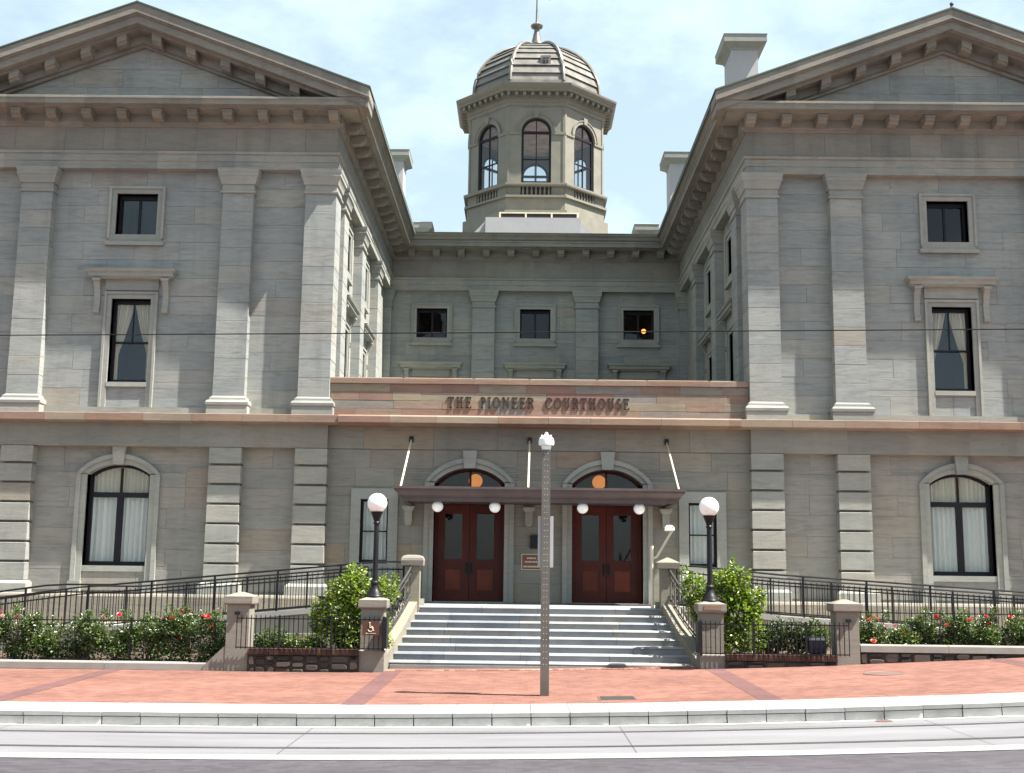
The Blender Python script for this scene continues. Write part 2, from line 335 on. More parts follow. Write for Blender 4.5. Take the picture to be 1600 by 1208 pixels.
def link(name, me, parent=None, loc=None, rot=None):
    o = bpy.data.objects.new(name, me); col.objects.link(o)
    if loc is not None: o.location = loc
    if rot is not None: o.rotation_euler = rot
    if parent is not None:
        o.parent = parent
        if parent.get('_t'): o.matrix_parent_inverse = Matrix.Translation(parent.location).inverted()
    return o
def tag(o, label=None, cat=None, group=None, kind=None):
    for k, v in (('label', label), ('category', cat), ('group', group), ('kind', kind)):
        if v: o[k] = v
    return o
def thing(name, label, cat, loc=(0, 0, 0), group=None):
    o = bpy.data.objects.new(name, None); col.objects.link(o); o.location = loc; o.empty_display_size = .3
    if tuple(loc) != (0, 0, 0): o['_t'] = 1
    return tag(o, label, cat, group)
def box(name, mat, parent, *a, sx=1): return MB(sx).box(*a).build(name, mat, parent)
SL = .018                                     # the street climbs gently to the right
def zg(x):
    if x < -6: return zg(-6) + .002 * (x + 6)
    if x > 11: return zg(11) + .03 * (x - 11)
    return .01 + .0225 * x + .0018 * x * x
def sl(x): return (zg(x + .1) - zg(x - .1)) / .2
def zp(x, y): return .2 + zg(x) + .0085 * (min(max(y, -13.6), -7.0) + 13.6)      # pavement surface

# ------------------------------------------------------------------ ground, road, pavement
def sheet(name, mat, x0, x1, y0, y1, z, kind='structure', parent=None, cross=0.0):
    mb = MB(); xs = sorted({x0, x1} | {v for v in range(-12, 13) if x0 < v < x1}); ys = sorted({y0, y1} | ({-7.0} if y0 < -7 < y1 and cross else set()))
    P = lambda x, y: (x, y, z + zg(x) + cross * (min(max(y, -13.6), -7.0) + 13.6))
    for a, b in zip(xs, xs[1:]):
        for c, d in zip(ys, ys[1:]): mb.add([P(a, c), P(b, c), P(b, d), P(a, d)], [(0, 1, 2, 3)])
    o = mb.build(name, mat, parent, fix=False)
    if parent is None: tag(o, kind=kind)
    return o
sheet('ground', 'brick', -150, 150, -120, 120, -.08)
road = sheet('road', 'road', -60, 60, -60, -18.02, .0)
track = sheet('track_bed', 'concrete', -60, 60, -18.02, -14.83, .004)
sheet('pale_edge_line', 'lightline', -60, 60, -18.06, -17.66, .008, parent=track)
sheet('gutter', 'kerbface', -60, 60, -14.95, -14.83, .008, parent=track)
for y in (-15.62, -17.06):
    sheet('rail', 'rail', -60, 60, y - .035, y + .035, .010, parent=track)
    sheet('rail_groove', 'black', -60, 60, y + .035, y + .075, .009, parent=track)
for x in (-8.1, -3.55, 1.05, 5.6): sheet('slab_joint', 'road', x - .003, x + .003, -17.66, -14.95, .012, parent=track)
side = sheet('pavement', 'brick', -60, 60, -13.62, -1.0, .20, cross=.0085)
for x in (-9.05, -3.16, 3.62, 9.55): sheet('dark_brick_band', 'brickdark', x - .19, x + .19, -13.62, -7.2, .204, parent=side, cross=.0085)
# soldier course at the foot of the steps
sb = MB().box(-.052, .052, -.11, .11, -.06, .012).build('tmp', 'soldier').data; bpy.data.objects.remove(bpy.data.objects['tmp'])
for i in range(58):
    x = -3.3 + i * .116
    link('brick', sb, side, (x, -7.40, zp(x, -7.4)), (0, -math.atan(sl(x)), 0))
# kerb: capping slab over jointed face blocks
kerb = MB()
for a, b in zip(range(-60, 60, 3), range(-57, 63, 3)): kerb.add([(a, -14.79, zg(a) - .6), (b, -14.79, zg(b) - .6), (b, -13.6, zg(b) - .6), (a, -13.6, zg(a) - .6), (a, -14.79, zg(a) + (.12 if abs(a) > 16 else -.1)), (b, -14.79, zg(b) + (.12 if abs(a) > 16 else -.1)), (b, -13.6, zg(b) + (.12 if abs(a) > 16 else -.1)), (a, -13.6, zg(a) + (.12 if abs(a) > 16 else -.1))], [(0, 3, 2, 1), (4, 5, 6, 7), (0, 1, 5, 4), (2, 3, 7, 6), (1, 2, 6, 5), (3, 0, 4, 7)])
kerb = tag(kerb.build('kerb', 'kerbface'), kind='structure')
kb = MB().box(-.288, .288, -14.83, -14.5, -.06, .128).box(-.291, .291, -14.855, -13.6, .142, .203).build('tmp', 'kerb')
kb.data.materials.append(M['kerbface'])
for p in kb.data.polygons:
    if p.center.z < .13: p.material_index = 1
kd = kb.data; bpy.data.objects.remove(kb)
for i in range(-26, 27):
    x = .02 + i * .592
    link('kerb_block', kd, kerb, (x, R.uniform(-.010, .010), zg(x) + R.uniform(-.002, .002)), (0, -math.atan(sl(x)), 0))
# covers in the pavement and gutter
o = MB().lathe([(.40, .20), (.40, .212), (.36, .214), (.355, .210), (.0005, .210)], 0, 0, 36)
o.v = [(x + 6.58, y * 1.0 - 9.8, z - .2 + zp(x + 6.58, y - 9.8)) for x, y, z in o.v]
tag(o.build('manhole_cover', 'cast'), 'round iron manhole cover set in the red brick pavement', 'manhole cover')
t = thing('utility_cover', 'small rectangular metal utility cover in the brick pavement by the kerb', 'utility cover', (1.18, -12.9, .2))
mb = MB().box(.86, 1.5, -13.16, -12.64, .18, .208); mb.v = [(x, y, z - .2 + zp(x, y)) for x, y, z in mb.v]; mb.build('frame', 'cast', t)
mb = MB().box(.9, 1.46, -13.12, -12.68, .19, .213); mb.v = [(x, y, z - .2 + zp(x, y)) for x, y, z in mb.v]; mb.build('lid', 'rubbermat', t)
o = MB().lathe([(.13, .0), (.13, .012), (.0005, .012)], 5.0, -14.98, 20); o.v = [(x, y, z + zg(x)) for x, y, z in o.v]
tag(o.build('gutter_drain', 'cast'), 'small stained drain cap in the gutter below the kerb', 'drain')

# ------------------------------------------------------------------ the courthouse
CH = thing('courthouse', 'grey sandstone courthouse with two pedimented wings and a domed cupola', 'courthouse')
XW, XO, XC = 6.23, 17.15, 11.76       # inner side wall, outer side wall, wing axis
XF = 5.93                             # face of the inner pilasters
YB = 14.63                            # rear wall of the forecourt
PATH = [(XO, 26), (XO, 0), (XW, 0), (XW, YB), (-XW, YB), (-XW, 0), (-XO, 0), (-XO, 26)]   # outward is to the right... of travel reversed
PATH = PATH[::-1]
def flip(path): return path

def rects_minus(r, holes):
    out = [r]
    for h in holes:
        nx = []
        for a in out:
            if h[0] >= a[1] or h[1] <= a[0] or h[2] >= a[3] or h[3] <= a[2]: nx.append(a); continue
            if h[2] > a[2]: nx.append((a[0], a[1], a[2], h[2]))
            if h[3] < a[3]: nx.append((a[0], a[1], h[3], a[3]))
            z0, z1 = max(a[2], h[2]), min(a[3], h[3])
            if h[0] > a[0]: nx.append((a[0], h[0], z0, z1))
            if h[1] < a[1]: nx.append((h[1], a[1], z0, z1))
        out = nx
    return out
def wall_core(name, mat, parent, fr, rect, holes, t=.45, face=.014):
    mb = MB(1, fr)
    for a in rects_minus(rect, holes): mb.box(a[0], a[1], face, t, a[2], a[3])
    return mb.build(name, mat, parent)
def ashlar(name, mat, parent, fr, rect, holes, h, wmin=1.0, wmax=1.9, rnd=None):
    """coursed stones with recessed joints, each a mesh of its own"""
    rnd = rnd or R; x0, x1, z0, z1 = rect; n = max(1, round((z1 - z0) / h)); h = (z1 - z0) / n; g = .002; c = .005
    for k in range(n):
        cuts = [x0]; x = x0 + rnd.uniform(.5, 1) * wmax * (1 if k % 2 else .55)
        while x < x1 - wmin * .55: cuts.append(x); x += rnd.uniform(wmin, wmax)
        cuts.append(x1)
        for a, b in zip(cuts, cuts[1:]):
            for q in rects_minus((a, b, z0 + k * h, z0 + (k + 1) * h), holes):
                if q[1] - q[0] < .09 or q[3] - q[2] < .06: continue
                p = rnd.uniform(-.004, .002); X0, X1, Z0, Z1 = q[0] + g, q[1] - g, q[2] + g, q[3] - g
                mb = MB(1, fr)
                mb.add([(X0 + c, p, Z0 + c), (X1 - c, p, Z0 + c), (X1 - c, p, Z1 - c), (X0 + c, p, Z1 - c), (X0, p + c, Z0), (X1, p + c, Z0), (X1, p + c, Z1), (X0, p + c, Z1),
                        (X0, .03, Z0), (X1, .03, Z0), (X1, .03, Z1), (X0, .03, Z1)],
                       [(0, 1, 2, 3)] + [(4 + i, 4 + (i + 1) % 4, (i + 1) % 4, i) for i in range(4)] + [(8 + i, 8 + (i + 1) % 4, 4 + (i + 1) % 4, 4 + i) for i in range(4)])
                mb.build(name, mat, parent)
FRONT = ((0, 0, 0), (1, 0, 0), (0, -1, 0))
BACK = ((0, YB, 0), (1, 0, 0), (0, -1, 0))
def inner(sx): return ((sx * XW, 0, 0), (0, 1, 0), (-sx, 0, 0))

# --- openings
GW = (10.94, 12.72, 2.38, 5.22); MW = (11.22, 12.36, 7.56, 10.0); UW = (11.20, 12.40, 11.91, 13.15)
def mir(q): return (-q[1], -q[0], q[2], q[3])

def arc(cx, hw, zs, rise, n=14):
    if rise >= hw - 1e-4: return [(cx - hw * cos(pi * i / n), zs + hw * sin(pi * i / n)) for i in range(n + 1)]
    rr = (hw * hw + rise * rise) / (2 * rise); a = math.asin(hw / rr)
    return [(cx + rr * sin(-a + 2 * a * i / n), zs + rise - rr + rr * cos(-a + 2 * a * i / n)) for i in range(n + 1)]
def arch_holes(cx, hw, z0, zs, rise):
    rr = (hw * hw + rise * rise) / (2 * rise); out = []
    fs_ = (1.0, .93, .84, .73, .60, .45, .28, 0.0)
    for k, f_ in enumerate(fs_[:-1]):
        g = hw * f_; g2 = hw * fs_[k + 1]; top_ = zs + rise - rr + sqrt(max(0, rr * rr - g2 * g2)) + .02
        out.append((cx - g, cx + g, z0 if k == 0 else zs - .05, max(top_, zs + .02)))
    return out
def arch_surround(parent, fr, cx, hw, zb, zs, rise, bw, key, mat='trim', depth=.5, keyw=.19, kt=.0):
    """jambs, segmental arch, outer label moulding and keystone"""
    mb = MB(1, fr)
    ii = arc(cx, hw, zs, rise); oo = arc(cx, hw + bw, zs + .02, rise + bw * .9)
    mb.strip(ii, oo, -.05, depth)
    for s in (-1, 1): mb.box(min(cx + s * hw, cx + s * (hw + bw)), max(cx + s * hw, cx + s * (hw + bw)), -.05, depth, zb, zs + .03)
    mb.build('surround', mat, parent)
    mb = MB(1, fr); o2 = arc(cx, hw + bw + .05, zs + .02, rise + bw * .9 + .05); i2 = arc(cx, hw + bw - .08, zs + .02, rise + bw * .9 - .08)
    mb.strip(i2, o2, -.11, .02)
    for s in (-1, 1):
        a, b = cx + s * (hw + bw - .08), cx + s * (hw + bw + .05); mb.box(min(a, b), max(a, b), -.085, .02, zb, zs + .025)
    mb.build('label_moulding', mat, parent)
    if key:
        mb = MB(1, fr); mb.prism([(cx - keyw * .78, zs + rise - .02), (cx + keyw * .78, zs + rise - .02), (cx + keyw, key), (cx - keyw, key)], -.17, .2); mb.build('keystone', mat, parent)
def curtain(parent, fr, x0, x1, z0, z1, y, mat, folds, shape=None, n=72):
    mb = MB(1, fr); vv = []; ff = []; ph = R.uniform(0, 6)
    rows = 14
    for k in range(rows + 1):
        v = k / rows
        for i in range(n + 1):
            u = i / n; a, b = (x0, x1) if shape is None else shape(v)
            x = a + (b - a) * u
            vv.append((x, y + .045 * sin(u * folds * 6.28 + ph + 1.3 * sin(u * 9 + ph)) + .02 * sin(u * folds * 14.1 + ph * 2), z0 + (z1 - z0) * v))
    for k in range(rows):
        for i in range(n): ff.append((k * (n + 1) + i, k * (n + 1) + i + 1, (k + 1) * (n + 1) + i + 1, (k + 1) * (n + 1) + i))
    mb.add(vv, ff); return mb.build('curtain', mat, parent, smooth='all', fix=False)
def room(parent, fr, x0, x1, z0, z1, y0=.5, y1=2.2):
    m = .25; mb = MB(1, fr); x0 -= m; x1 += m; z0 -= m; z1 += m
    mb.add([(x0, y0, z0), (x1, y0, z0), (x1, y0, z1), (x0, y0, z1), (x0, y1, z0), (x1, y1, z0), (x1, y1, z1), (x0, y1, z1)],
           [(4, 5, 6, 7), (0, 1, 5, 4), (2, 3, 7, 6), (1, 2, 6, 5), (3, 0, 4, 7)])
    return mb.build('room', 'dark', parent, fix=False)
def bars(fr, lst, y0=.22, y1=.30):
    mb = MB(1, fr)
    for a in lst: mb.box(a[0], a[1], y0 + (a[4] if len(a) > 4 else 0), y1, a[2], a[3])
    return mb
def border(mb, x0, x1, z0, z1, bw, ya, yb):
    mb.box(x0 - bw, x0, ya, yb, z0, z1 + bw); mb.box(x1, x1 + bw, ya, yb, z0, z1 + bw); mb.box(x0, x1, ya, yb, z1, z1 + bw); return mb

def upper_window(fr, q, dark=False, light=False, reveal=True):
    x0, x1, z0, z1 = q; f = .07; xm = (x0 + x1) / 2
    W = bars(fr, [(x0, x0 + f, z0, z1), (x1 - f, x1, z0, z1), (x0 + f, x1 - f, z0, z0 + f), (x0 + f, x1 - f, z1 - f * 1.8, z1), (xm - .035, xm + .035, z0 + f, z1 - f * 1.8, .01)]).build('window', 'blackframe', CH)
    for a, b in ((x0 + f, xm - .035), (xm + .035, x1 - f)): MB(1, fr).box(a, b, .26, .268, z0 + f, z1 - f * 1.8).build('pane', 'glassdark' if dark else 'glass', W)
    mb = border(MB(1, fr), x0, x1, z0, z1, .19, -.05, .42); mb.build('surround', 'trim', W)
    mb = border(MB(1, fr), x0 - .14, x1 + .14, z0 - .12, z1 + .14, .075, -.085, .02); mb.build('label_moulding', 'trim', W)
    MB(1, fr).box(x0 - .185, x1 + .185, -.06, .42, z0 - .22, z0).build('sill', 'trim', W)
    MB(1, fr).box(x0 - .25, x1 + .25, -.12, .02, z0 - .33, z0 - .222).build('sill_moulding', 'trim', W)
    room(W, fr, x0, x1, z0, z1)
    if light:
        mb = MB(1, fr).ball((x1 - .33, 0, z0 + .55), .10); mb.v = [(v[0], v[1] + .9, v[2]) for v in mb.v]; mb.build('lamp', 'lamp_on', W, 'all')
    return W
def hood_window(fr, q, low=True, drape=True):
    x0, x1, z0, z1 = q; f = .075; xm = (x0 + x1) / 2; zm = z0 + (z1 - z0) * .49
    W = bars(fr, [(x0, x0 + f, z0, z1), (x1 - f, x1, z0, z1), (x0 + f, x1 - f, z0, z0 + f * 1.4), (x0 + f, x1 - f, z1 - f * 1.5, z1), (x0 + f, x1 - f, zm - .025, zm + .025), (xm - .018, xm + .018, zm + .025, z1 - f * 1.5, .02)]).build('window', 'blackframe', CH)
    MB(1, fr).box(x0 + f, x1 - f, .272, .28, z0 + f * 1.4, zm - .025).build('pane', 'glass', W)
    for a, b in ((x0 + f, xm - .018), (xm + .018, x1 - f)): MB(1, fr).box(a, b, .255, .263, zm + .025, z1 - f * 1.5).build('pane', 'glass', W)
    zb = 6.84 if low else z0 - .5
    mb = border(MB(1, fr), x0, x1, zb, z1, .17, -.05, .42); mb.build('surround', 'trim', W)
    mb = border(MB(1, fr), x0 - .13, x1 + .13, zb, z1 + .13, .07, -.085, .02); mb.build('label_moulding', 'trim', W)
    MB(1, fr).box(x0, x1, -.06, .42, z0 - .13, z0).build('sill', 'trim', W)
    mb = MB(1, fr).box(x0, x1, .06, .42, zb, z0 - .13); mb.box(x0 + .12, x1 - .12, .025, .07, zb + .14, z0 - .27); mb.build('apron_panel', 'trim', W)
    # cornice hood on consoles
    hz = z1 + .56; e = .70; mb = MB(1, fr)
    mb.stack(x0 - e + .12, x1 + e - .12, -.20, .1, [(hz, 0), (hz + .03, .0), (hz + .06, .07), (hz + .16, .075), (hz + .19, .13), (hz + .255, .15), (hz + .275, .12)])
    mb.build('hood', 'trim', W)
    MB(1, fr).box(x0 - .2, x1 + .2, -.055, .05, z1 + .24, hz).build('hood_frieze', 'trim', W)
    for s in (-1, 1):
        bx = xm + s * ((x1 - x0) / 2 + .42); mb = MB(1, fr)
        prof = [(.0, hz - 1.0), (-.10, hz - .98), (-.13, hz - .90), (-.07, hz - .82), (-.06, hz - .5), (-.12, hz - .25), (-.22, hz - .08), (-.24, hz + .0), (.0, hz + .0)]
        n = len(prof)
        mb.add([(bx - .085, y, z) for y, z in prof] + [(bx + .085, y, z) for y, z in prof], [tuple(range(n)), tuple(range(2 * n - 1, n - 1, -1))] + [(i, (i + 1) % n, (i + 1) % n + n, i + n) for i in range(n)])
        mb.box(bx - .11, bx + .11, -.26, .0, hz - .07, hz - .001)
        mb.build('console', 'trim', W)
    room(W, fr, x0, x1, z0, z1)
    if drape:
        ww = x1 - x0
        curtain(W, fr, x0, x1, z0, z1, .36, 'drape', 5, lambda v: (x0, x0 + ww * (.13 + .37 * max(0, (v - .40) / .6) ** .75)), 40)
        curtain(W, fr, x0, x1, z0, z1, .36, 'drape', 5, lambda v: (x1 - ww * (.13 + .37 * max(0, (v - .40) / .6) ** .75), x1), 40)
    return W
def arch_window(fr, q):
    x0, x1, z0, zc = q; rise = .30; zs = zc - rise; cx = (x0 + x1) / 2; hw = (x1 - x0) / 2; f = .10; zt = z0 + 1.98
    mb = bars(fr, [(x0, x0 + f, z0, zs), (x1 - f, x1, z0, zs), (x0 + f, x1 - f, z0, z0 + .12), (x0 + f, x1 - f, zt - .07, zt + .07, -.03), (cx - .085, cx + .085, z0 + .12, zt - .07, -.02), (cx - .025, cx + .025, zt + .07, zc - .1)])
    mb.strip(arc(cx, hw - .07, zs - .06, rise - .02), arc(cx, hw + .02, zs + .01, rise + .01), .22, .30)
    W = mb.build('window', 'blackframe', CH)
    for a, b in ((x0 + f, cx - .085), (cx + .085, x1 - f)):
        MB(1, fr).box(a, b, .262, .27, z0 + .12, zt - .07).build('pane', 'glass', W)
        m2 = MB(1, fr); A = [p for p in arc(cx, hw - .06, zs - .05, rise, 24) if a - .02 <= p[0] <= b + .02]
        m2.prism([(A[0][0], zt + .07), (A[-1][0], zt + .07)] + A[::-1], .262, .27); m2.build('pane', 'glass', W)
    arch_surround(W, fr, cx, hw, 1.62, zs, rise, .24, 5.72, depth=.45)
    MB(1, fr).box(x0, x1, -.03, .42, z0 - .16, z0).build('sill', 'trim', W)
    MB(1, fr).box(x0, x1, .07, .42, 1.62, z0 - .16).build('apron_panel', 'trim', W)
    for s in (-1, 1):
        a, b = cx + s * (hw - .02), cx + s * (hw + .33); MB(1, fr).box(min(a, b), max(a, b), -.13, .02, 1.60, 1.95).build('surround_block', 'trim', W)
    room(W, fr, x0, x1, z0, zc)
    curtain(W, fr, x0 + .02, x1 - .02, z0, zt + .0, .35, 'sheer', 11)
    curtain(W, fr, x0 + .02, x1 - .02, zt, zc, .37, 'drape', 15)
    return W

# --- walls, stones, pilasters
def pil_blocks(parent, name, x0, x1, y0, y1, z0, z1, n, sx, mat='stone'):
    h = (z1 - z0) / n
    for k in range(n):
        e = R.uniform(-.003, .002)
        MB(sx).stack(x0, x1, y0, y1, [(z0 + k * h + .003, e - .006), (z0 + k * h + .01, e), (z0 + (k + 1) * h - .01, e), (z0 + (k + 1) * h - .003, e - .006)]).build(name, mat, parent)
def pilaster(x0, x1, y0, y1, sx, base=6.60):
    P = MB(sx).box(x0 + .012, x1 - .012, y0 + .012, y1 - .012, base, 13.83).build('pilaster', 'joint', CH)
    pil_blocks(P, 'shaft_block', x0, x1, y0, y1, 7.16, 13.10, 11, sx)
    MB(sx).stack(x0, x1, y0, y1, [(base, .13), (base + .25, .13), (base + .252, .12), (base + .29, .15), (base + .36, .155), (base + .42, .12), (base + .43, .075), (base + .50, .07), (base + .52, .03), (base + .558, .003)]).build('base', 'trim', P)
    MB(sx).stack(x0, x1, y0, y1, [(13.102, .004), (13.115, .05), (13.165, .055), (13.185, .012), (13.36, .012), (13.37, .05), (13.41, .055), (13.48, .07), (13.56, .10), (13.60, .115), (13.605, .13), (13.70, .13), (13.72, .145), (13.80, .155), (13.828, .155)]).build('capital', 'trim', P)
    return P
def rustic(x0, x1, y0, y1, sx, z0=1.93, z1=5.70):
    P = MB(sx).box(x0 + .05, x1 - .05, y0 + .13, y1, z0 - .3, z1).build('rusticated_pilaster', 'joint', CH)
    n = 7; h = (5.765 - z0) / n
    for k in range(n):
        a = z0 + k * h + .025; b = min(z0 + (k + 1) * h - .035, z1 - .003); e = R.uniform(-.003, .003)
        MB(sx).stack(x0, x1, y0, y1, [(a, e - .02), (a + .014, e), (b - .014, e), (b, e - .02)]).build('rusticated_block', 'rust', P)
    MB(sx).stack(x0, x1, y0, y1, [(1.62, .12), (1.87, .12), (1.92, .08), (1.952, .03)]).build('plinth_block', 'trim', P)
PILX = [(5.93, 6.83), (8.34, 9.235), (14.20, 15.10), (16.55, 17.45)]
SIDEY = [(1.37, 2.27), (5.45, 6.35), (9.86, 10.76)]
for sx in (-1, 1):
    gw, mw, uw = (GW, MW, UW) if sx > 0 else (mir(GW), mir(MW), mir(UW))
    ga = arch_holes((gw[0] + gw[1]) / 2, (gw[1] - gw[0]) / 2, gw[2], gw[3] - .30, .30); holes = ga + [mw, uw]
    ext = lambda a, b: (a, b) if sx > 0 else (-b, -a)
    W = wall_core('wing_wall', 'joint', CH, FRONT, (*ext(XW, XO), 0.0, 15.3), holes)
    # stones: field between the outer pilasters
    for a, b in ((6.80, 8.37), (9.20, 14.23), (15.07, 16.58)):
        hh = ga + [(q[0] - .1, q[1] + .1, q[2], q[3] + .1) for q in holes[-2:]]
        ashlar('wall_stone', 'stone', W, FRONT, (*ext(a, b), 6.84, 13.86), hh, .54, 1.25, 2.3)
        ashlar('wall_stone', 'stone_low', W, FRONT, (*ext(a, b), 1.70, 5.72), hh, .575, 1.25, 2.3)
    MB(sx).box(XW, XO, -.10, .02, 6.60, 6.835).build('plinth_band', 'run', W)
    MB(sx).stack(XW, XO, -.30, .3, [(.2, .25), (1.55, .25), (1.60, .22), (1.63, .15)]).build('base_course', 'basec', W)
    # inner side wall of the wing
    f = inner(sx); wy = ((3.33, 4.43), (7.55, 8.65)); sh = []
    for a, b in wy: sh += [(a, b, 7.56, 10.0), (a, b, 11.91, 13.15)]
    SWl = wall_core('side_wall', 'run', CH, f, (.012, YB, 0, 15.3), sh, face=.0)
    wall_core('outer_wall', 'run', CH, ((sx * XO, 0, 0), (0, 1, 0), (sx, 0, 0)), (.012, 26, 0, 15.3), [], face=.0)
    for a, b in wy:
        upper_window(f, (a, b, 11.91, 13.15)); hood_window(f, (a, b, 7.56, 10.0), low=False, drape=False)
    for i, (a, b) in enumerate(PILX):
        pilaster(a, b, -.30, .60 if i in (0, 3) else .1, sx); rustic(a + (-.005), b, -.31, .60 if i in (0, 3) else .1, sx)
    for a, b in SIDEY: pilaster(XF, XW + .1, a, b, sx)
    pilaster(XF, XW + .1, YB - .30, YB + .1, sx)
    upper_window(FRONT, uw, dark=(sx > 0)); hood_window(FRONT, mw); arch_window(FRONT, gw)
    # lintel band, string course stones
    MB(sx).box(XF, XO + .3, -.315, .2, 5.705, 6.36).build('lintel_band', 'lint', CH)
    x = XF - .33; k = 0
    while x < XO + .6:
        b = min(x + R.uniform(1.1, 2.2), XO + .62)
        pr = [(-.30, 6.36), (.06, 6.36), (.10, 6.37), (.31, 6.385), (.325, 6.40), (.325, 6.595), (.30, 6.606), (-.30, 6.625)]
        mb = MB(sx); mb.add([(x + .003, -.31 - o_, z) for o_, z in pr] + [(b - .003, -.31 - o_, z) for o_, z in pr],
                            [tuple(range(8)), tuple(range(15, 7, -1))] + [(i, (i + 1) % 8, (i + 1) % 8 + 8, i + 8) for i in range(8)])
        mb.build('string_course_stone', 'redrun', CH); x = b
    MB(sx).box(XW - .02, XW + .5, -.1, YB, 6.36, 6.60).build('side_string_course', 'run', CH)

# --- entablature running round wings and forecourt
ent = lambda pr, name, mat, path=None: MB().sweep(pr, path or PATH).build(name, mat, CH)
ARCH = ent([(-.2, 13.835), (.285, 13.835), (.285, 14.05), (.305, 14.06), (.305, 14.26), (.345, 14.275), (.365, 14.345), (.28, 14.36), (-.2, 14.36)], 'architrave', 'run')
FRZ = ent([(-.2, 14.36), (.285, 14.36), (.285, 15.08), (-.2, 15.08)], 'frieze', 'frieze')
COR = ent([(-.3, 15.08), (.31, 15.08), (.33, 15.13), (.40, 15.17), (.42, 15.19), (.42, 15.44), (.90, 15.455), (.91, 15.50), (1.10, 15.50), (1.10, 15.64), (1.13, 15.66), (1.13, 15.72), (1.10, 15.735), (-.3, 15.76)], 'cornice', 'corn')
# frieze stones on the wing fronts
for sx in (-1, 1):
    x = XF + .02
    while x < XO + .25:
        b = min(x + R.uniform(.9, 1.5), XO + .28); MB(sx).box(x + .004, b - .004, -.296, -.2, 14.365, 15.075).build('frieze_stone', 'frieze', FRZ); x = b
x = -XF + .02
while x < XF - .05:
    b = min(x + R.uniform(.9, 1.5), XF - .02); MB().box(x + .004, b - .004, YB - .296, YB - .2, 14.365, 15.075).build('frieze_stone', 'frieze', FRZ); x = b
# modillions
def modillion_mesh():
    mb = MB(); pr = [(.0, 15.20), (.10, 15.17), (.34, 15.195), (.40, 15.25), (.46, 15.27), (.47, 15.442), (.0, 15.442)]; n = len(pr)
    mb.add([(-.135, -o_, z - 15.2) for o_, z in pr] + [(.135, -o_, z - 15.2) for o_, z in pr], [tuple(range(n)), tuple(range(2 * n - 1, n - 1, -1))] + [(i, (i + 1) % n, (i + 1) % n + n, i + n) for i in range(n)])
    mb.box(-.155, .155, -.49, 0, .175, .238)
    o = mb.build('tmp', 'modil'); m = o.data; bpy.data.objects.remove(o); return m
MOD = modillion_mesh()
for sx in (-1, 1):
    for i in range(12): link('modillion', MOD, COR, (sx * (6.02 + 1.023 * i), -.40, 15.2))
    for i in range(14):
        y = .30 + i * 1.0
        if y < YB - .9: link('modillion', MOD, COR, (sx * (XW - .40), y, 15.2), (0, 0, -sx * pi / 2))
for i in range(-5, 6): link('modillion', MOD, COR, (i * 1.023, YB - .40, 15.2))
# gutter fascia over the sides and the rear
PS = [(XW, -1.17), (XW, YB), (-XW, YB), (-XW, -1.17)][::-1]
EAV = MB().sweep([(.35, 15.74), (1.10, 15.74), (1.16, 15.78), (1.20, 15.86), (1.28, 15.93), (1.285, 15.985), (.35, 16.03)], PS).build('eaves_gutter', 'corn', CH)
MB().sweep([(.9, 16.02), (1.31, 15.988), (1.31, 16.02), (.9, 16.06)], PS).build('gutter_edge', 'green', EAV)

